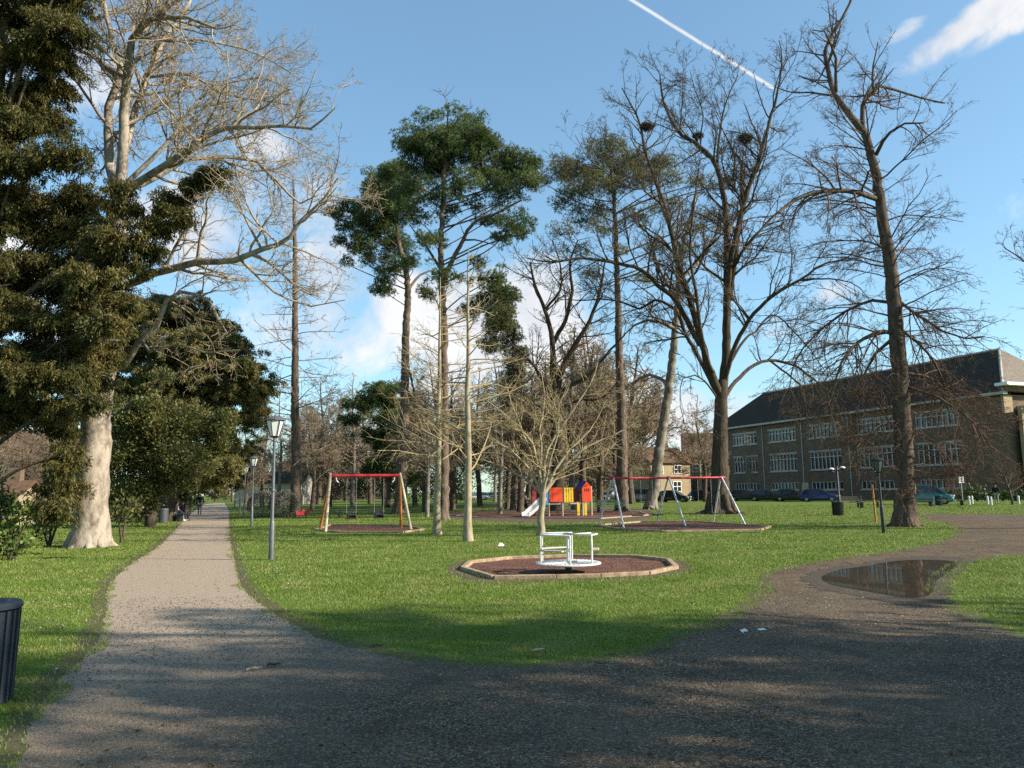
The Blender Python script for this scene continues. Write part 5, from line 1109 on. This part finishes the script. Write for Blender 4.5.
# bollards, sign, stake
M['bollard']=plain('bollard',(.62,.60,.55),.6,0,.15)
for i,(px,Y,lb) in enumerate(((935,70,'white bollard beside the teal bin'),(969.5,69,'white bollard just left of the pair under the sign, taller looking'),(972.5,71,'white bollard closely paired on the right under the sign'),(988,68.5,'white bollard left of the standing person'),(991.5,66,'white bollard just in front of the standing person'),(1019,68,'white bollard at the right edge beyond the small tree'))):
    mb=MB(); mb.lathe([(.085,-.02),(.085,.66),(.07,.72),(.0,.75)],n=14); o=mb.build('bollard',M['bollard'],None,True); o.location=gx(px,Y); tag(o,lb,'bollard','white bollards at the car park edge')
def sign():
    b_=gx(963,76); root=empty('road_sign',b_,.15,'small white sign on a thin grey post in front of the hedge','sign'); mb=MB(); mb.cyl((0,0,-.05),(0,0,2.5),.035,n=8); mb.build('post',M['galv'],root)
    mb=MB(); mb.box((0,-.05,2.2),(.55,.03,.62)); p=mb.build('panel',M['white_paint'],root,bevel=.01); mb=MB(); mb.box((0,-.072,2.2),(.05,.012,.4)); mb.build('dark_stripe',M['bin_grey'],p)
sign()
mb=MB(); mb.cyl((0,0,-.05),(-.05,0,1.75),.05,.045,8); o=mb.build('wooden_stake',M['orange_wood'],None,True); o.location=gx(876,37); tag(o,'thin brown wooden stake just left of the dark lamp','stake')
mb=MB(); mb.add([(-.09,-.06,0),(.08,-.05,.0),(.1,.05,.01),(-.06,.06,0),(-.03,0,.10),(.04,.01,.085)],[[0,1,5,4],[1,2,5],[2,3,4,5],[3,0,4],[3,2,1,0]]); o=mb.build('litter',M['white_paint']); o.location=G(501,547)+Vector((0,0,.03)); tag(o,'crumpled white litter on the grass left of the roundabout','litter')
for i,(px,py,lb) in enumerate(((246,672,'pale broken bit of bark on the left of the dark gravel'),(267,667,'small dark twig lump right of the pale bark bit'),(532,653,'light brown stick end at the lawn edge'),(370,648,'small stick at the lawn edge left of the middle'))):
    rng=rngs(600+i); p=G(px,py); mb=MB(); pts=[(0,0,.02)]; 
    for k in range(4): pts.append((pts[-1][0]+.035,pts[-1][1]+rng.gauss(0,.014),.02+rng.uniform(0,.015)))
    mb.path(pts,[.012,.013,.012,.010,.006],6); o=mb.build('stick',M['young_bark' if i in(0,2) else 'beech_bark']); o.location=p; o.rotation_euler=(0,0,rng.uniform(-.6,.6)); tag(o,lb,'stick')
# ------------------------------------------------------------ cars
def paint(name,c): m=plain(name,c,.25,.3,.04,4,.5); m.node_tree.nodes['Principled BSDF'].inputs['Coat Weight'].default_value=.6; return m
M['tyre']=plain('tyre',(.012,.012,.012),.8); M['rim']=plain('rim',(.3,.3,.31),.35,.8); M['headlight']=plain('headlight',(.6,.62,.64),.12,.4,.05); M['tail']=plain('tail',(.3,.01,.01),.3); M['plate']=plain('plate',(.65,.65,.6),.5); M['underbody']=plain('underbody',(.01,.01,.01),.9)
def car(b_,rz,label,mat,L=4.1,W=1.72,H=1.45,van=False,cat='car',group='cars parked in front of the school',name='parked_car'):
    root=empty(name,b_,rz,label,cat,group); w=W/2; hb=.92 if not van else 1.05      # nose towards +x
    # lower body: stations (x, zb, ztop, halfwidth)
    if van: st=[(-.5,.42,1.0,.90),(-.49,.25,1.06,.96),(-.3,.18,1.07,1),(0,.18,1.07,1),(.2,.18,1.06,1),(.32,.18,1.0,.99),(.42,.2,.88,.96),(.48,.24,.74,.88),(.5,.32,.62,.78)]
    else: st=[(-.5,.42,.82,.86),(-.49,.25,.90,.94),(-.4,.18,.93,1),(-.1,.18,.94,1),(.15,.18,.93,1),(.25,.18,.90,.99),(.40,.2,.80,.96),(.475,.24,.70,.88),(.5,.34,.58,.76)]
    secs=[]
    for x,zb,zt,k in st:
        y=w*k; xx=x*L; secs.append([(xx,-y*.9,zb),(xx,-y,zb+.14),(xx,-y,zt*.62+zb*.2),(xx,-y*.95,zt-.06),(xx,-y*.84,zt),(xx,y*.84,zt),(xx,y*.95,zt-.06),(xx,y,zt*.62+zb*.2),(xx,y,zb+.14),(xx,y*.9,zb)])
    mb=MB(); mb.loft(secs); body=mb.build('body',mat,root,True,bevel=.02)
    # greenhouse
    if van: gs=[(-.49,1.02,1.10,.9),(-.46,1.02,H-.06,.84),(-.3,1.02,H,.84),(.05,1.02,H,.84),(.16,1.0,H-.08,.84),(.36,.95,1.0,.88)]
    else: gs=[(-.46,.88,.93,.86),(-.36,.88,H-.10,.78),(-.2,.88,H,.76),(.0,.88,H-.01,.76),(.07,.88,H-.07,.77),(.26,.86,.92,.84)]
    secs=[[(x*L,-w*.93,zb),(x*L,-w*k,zt-.03*(zt>zb+.1)),(x*L,-w*k*.9,zt),(x*L,w*k*.9,zt),(x*L,w*k,zt-.03*(zt>zb+.1)),(x*L,w*.93,zb)] for x,zb,zt,k in gs]
    mb=MB(); mb.loft(secs); mb.build('windows',M['glass'],root,True)
    mb=MB(); q=gs[1:5]; secs=[[(x*L,-w*k*.97,zt-.035),(x*L,-w*k*.88,zt+.022),(x*L,w*k*.88,zt+.022),(x*L,w*k*.97,zt-.035)] for x,zb,zt,k in q]; mb.loft(secs); 
    for s in (-1,1):
        for i0,i1 in ((1,0),(4,5)):
            a_=gs[i0]; c_=gs[i1]; mb.bar((a_[0]*L,s*w*a_[3]*.97,a_[2]-.03),(c_[0]*L,s*w*.90,c_[1]+.02),.07)
        mb.bar((-.08*L,s*w*.93,.9 if not van else 1.03),(-.08*L,s*w*.79,H-.03),.07,.05)
    mb.build('roof',mat,root)
    for x in (-.31,.32):
        for s in (-1,1):
            mb=MB(); r=.31; n=20; mb.cyl((x*L,s*(w-.19),r),(x*L,s*(w+.005),r),r,n=n); t=mb.build('wheel',M['tyre'],root,bevel=.02); mb=MB(); mb.cyl((x*L,s*(w+.006),r),(x*L,s*(w+.014),r),r*.62,n=16); mb.build('rim',M['rim'],t)
    zt=.68 if not van else .78
    for s in (-1,1):
        mb=MB(); mb.box((.462*L,s*w*.70,zt-.03),(.11*L*.6,.30,.15),rz=-s*.35); mb.build('headlight',M['headlight'],root,bevel=.03)
        mb=MB(); mb.box((-.492*L,s*w*.8,.78),(.06,.2,.2)); mb.build('tail_light',M['tail'],root,bevel=.02)
        mb=MB(); mb.box((.17*L,s*(w+.07),.95 if not van else 1.08),(.1,.14,.12)); mb.build('mirror',mat,root,bevel=.02)
    mb=MB(); mb.box((.497*L,0,.42),(.03,.95,.16)); mb.build('grille',M['underbody'],root); mb=MB(); mb.box((.508*L,0,.36),(.015,.5,.11)); mb.build('number_plate',M['plate'],root)
P_=lambda n,c: M.setdefault(n,paint(n,c))
rz=R_(-28)
for px,Y,lb,mt,Lc,vn in ((646,104,'silver-grey car partly behind the leaning patchy trunk',P_('silver_paint',(.25,.25,.24)),4.2,True),(674,100,'black car just right of the leaning patchy trunk',P_('black_paint',(.012,.012,.014)),4.2,False),(704,106,'dark car mostly hidden by the oak trunk, on its left',P_('coal_paint',(.02,.021,.024)),4.1,False),
    (745,104,'dark grey-green car first on the right of the oak trunk',P_('grey_paint',(.035,.045,.05)),4.0,False),(766,100,'black car second on the right of the oak trunk',M['black_paint'],4.1,False),(792,96,'black hatchback with bright headlights beside the blue car',M['black_paint'],4.1,False),(820,91,'dark blue car left of the twin-headed lamp',P_('blue_paint',(.012,.025,.14)),4.3,False)):
    car(gx(px,Y),rz,lb,mt,Lc,1.74,1.5 if not vn else 1.7,vn)
car(gx(928,72),R_(-32),'teal people carrier beside the beech trunk',P_('teal_paint',(.01,.15,.16)),4.3,1.8,1.75,True)
P_('white_paint_car',(.6,.6,.6))
for px,Y,lb,mt in ((443,150,'tiny white car far behind the first young tree',M['white_paint_car']),(456,152,'tiny black car far behind the slim young stems',M['black_paint']),(478,150,'tiny white car far right of the slim young stems',M['white_paint_car']),(490,153,'tiny silver car far behind, left of the park bench',M['silver_paint']),(612,128,'tiny dark car behind the long swing, left of the straight pine trunk',M['grey_paint'])):
    car(gx(px,Y),R_(-160+px%7*4),lb,mt,4.2,1.74,1.5,group='cars parked far behind the lawn')
# ------------------------------------------------------------ people
M['skin']=plain('skin',(.42,.26,.19),.6,0,.05); M['hair']=plain('hair',(.03,.02,.015),.7); M['cloth_black']=plain('cloth_black',(.012,.012,.015),.9); M['cloth_grey']=plain('cloth_grey',(.16,.16,.17),.9); M['cloth_navy']=plain('cloth_navy',(.03,.04,.09),.9); M['cloth_white']=plain('cloth_white',(.6,.6,.6),.9); M['cloth_tan']=plain('cloth_tan',(.35,.30,.24),.9); M['cloth_pink']=plain('cloth_pink',(.4,.25,.25),.9)
def skin_obj(name,J,R,E,mat,parent,root_j):
    me=bpy.data.meshes.new(name); ks=[k for k in J if any(k in e for e in E)]; ix={k:i for i,k in enumerate(ks)}
    me.from_pydata([J[k] for k in ks],[(ix[a],ix[b]) for a,b in E],[]); me.update()
    o=bpy.data.objects.new(name,me); col.objects.link(o); o.parent=parent; me.materials.append(mat)
    sm=o.modifiers.new('skin','SKIN'); sm.use_smooth_shade=True
    for k,i in ix.items():
        v=me.skin_vertices[0].data[i]; r=R[k] if not isinstance(R[k],tuple) else None; v.radius=(R[k],R[k]) if r else R[k]; v.use_root=(k==root_j)
    ss=o.modifiers.new('sub','SUBSURF'); ss.levels=1; ss.render_levels=2; return o
def person(b_,rz,label,pose='walk',top='cloth_black',leg='cloth_grey',shoe='cloth_black',s=1.0,hair='hair'):
    root=empty('person',b_,rz,label,'person'); root.scale=(s,s,s)   # faces +y locally
    if pose=='sit':
        J=dict(pel=(0,0,.52),wai=(0,0,.70),che=(0,.02,.94),nec=(0,.04,1.10),hd0=(0,.06,1.19),hd1=(0,.07,1.31),shL=(-.19,.02,1.04),shR=(.19,.02,1.04),elL=(-.25,.06,.78),elR=(.25,.06,.78),haL=(-.12,.27,.68),haR=(.12,.27,.68),hiL=(-.1,0,.50),hiR=(.1,0,.50),knL=(-.13,.42,.50),knR=(.13,.42,.50),anL=(-.13,.48,.09),anR=(.15,.40,.09),toL=(-.14,.64,.04),toR=(.17,.57,.04))
    else:
        k=.14 if pose=='walk' else .02
        J=dict(pel=(0,0,.93),wai=(0,0,1.10),che=(0,.01,1.32),nec=(0,.02,1.49),hd0=(0,.03,1.57),hd1=(0,.04,1.69),shL=(-.20,0,1.42),shR=(.20,0,1.42),elL=(-.26,-k*.7,1.15),elR=(.26,k*.7,1.15),haL=(-.24,.06-k*.6,.91),haR=(.24,.08+k,.91),hiL=(-.1,0,.90),hiR=(.1,0,.90),knL=(-.10,k*1.0,.50),knR=(.10,-k*.5,.50),anL=(-.10,k*1.3,.09),anR=(.10,-k*1.9,.11),toL=(-.11,k*1.3+.17,.035),toR=(.12,-k*1.9+.16,.035))
    for q in ('L','R'):
        h=J['ha'+q]; e=J['el'+q]; d=norm(tuple(h[i]-e[i] for i in range(3)))
        sgn=-1 if q=='L' else 1
        J['pa'+q]=tuple(h[i]+d[i]*.07 for i in range(3))
    J['nos']=(J['hd0'][0],J['hd0'][1]+.115,J['hd0'][2]+.03)
    R=dict(pel=.125,wai=.115,che=.135,nec=.055,hd0=.075,hd1=.09,shL=.065,shR=.065,elL=.042,elR=.042,haL=.028,haR=.028,paL=.035,paR=.035,hiL=.085,hiR=.085,knL=.057,knR=.057,anL=.038,anR=.038,toL=.03,toR=.03,nos=.012)
    E=[('pel','wai'),('wai','che'),('che','nec'),('nec','hd0'),('hd0','hd1'),('che','shL'),('che','shR'),('shL','elL'),('shR','elR'),('elL','haL'),('elR','haR'),('haL','paL'),('haR','paR'),('pel','hiL'),('pel','hiR'),('hiL','knL'),('hiR','knR'),('knL','anL'),('knR','anR'),('anL','toL'),('anR','toR'),('hd0','nos')]
    # fingers
    for q in ('L','R'):
        sgn=-1 if q=='L' else 1; p=J['pa'+q]
        for i,f in enumerate((-.03,-.01,.01,.03)):
            k='f%s%d'%(q,i); J[k]=(p[0]-sgn*.012,p[1]+f,p[2]-.085+abs(f)*.5) if pose!='sit' else (p[0]-sgn*.03+f,p[1]+.075,p[2]-.03); R[k]=.008; E.append(('pa'+q,k))
        k='t'+q; J[k]=(p[0]-sgn*.01,p[1]+.055,p[2]+.0); R[k]=.009; E.append(('ha'+q,k))
    skin_obj('body',J,R,E,M['skin'],root,'pel')
    sub=lambda ks,x: {k:R[k]+x for k in ks}
    tk=['pel','wai','che','nec','shL','shR','elL','elR','haL','haR']
    JJ=dict(J); JJ['nec']=tuple(J['che'][i]*.35+J['nec'][i]*.65 for i in range(3)); RR=sub(tk,.025); RR['nec']=.075
    skin_obj('jacket',JJ,RR,[('pel','wai'),('wai','che'),('che','nec'),('che','shL'),('che','shR'),('shL','elL'),('shR','elR'),('elL','haL'),('elR','haR')],M[top],root,'pel')
    skin_obj('trousers',J,sub(['pel','hiL','hiR','knL','knR','anL','anR'],.014),[('pel','hiL'),('pel','hiR'),('hiL','knL'),('hiR','knR'),('knL','anL'),('knR','anR')],M[leg],root,'pel')
    for q in ('L','R'):
        JS=dict(J); JS['he']=(J['an'+q][0],J['an'+q][1]-.05,.04); RS_={'he':.045,'an'+q:.047,'to'+q:.04}
        skin_obj('shoe',JS,RS_,[('he','an'+q),('an'+q,'to'+q)],M[shoe],root,'an'+q)
    JH={'a':(J['hd0'][0],J['hd0'][1]-.035,J['hd0'][2]+.03),'b':(J['hd1'][0],J['hd1'][1]-.02,J['hd1'][2]+.02)}
    skin_obj('hair',JH,{'a':.082,'b':.093},[('a','b')],M[hair],root,'a')
    return root
person(gx(199.5,66),R_(20),'person in a black jacket and grey trousers walking away along the left path','walk')
person(gx(176,50),R_(-60),'person in pale clothes seated on the low bench nearest the small grey bin','sit','cloth_pink','cloth_grey','cloth_white',.95)
person(gx(181,50.6),R_(-60),'person in a dark top and white shoes seated beside the path','sit','cloth_navy','cloth_navy','cloth_white',.95)
person(gx(526,67.8)+Vector((0,0,0)),R_(170),'person in grey seated on the dark bench behind the low forking tree','sit','cloth_grey','cloth_black','cloth_white',.95)
person(gx(997,69),R_(150),'person in a black coat and tan trousers standing near the white bollards','stand','cloth_black','cloth_tan')
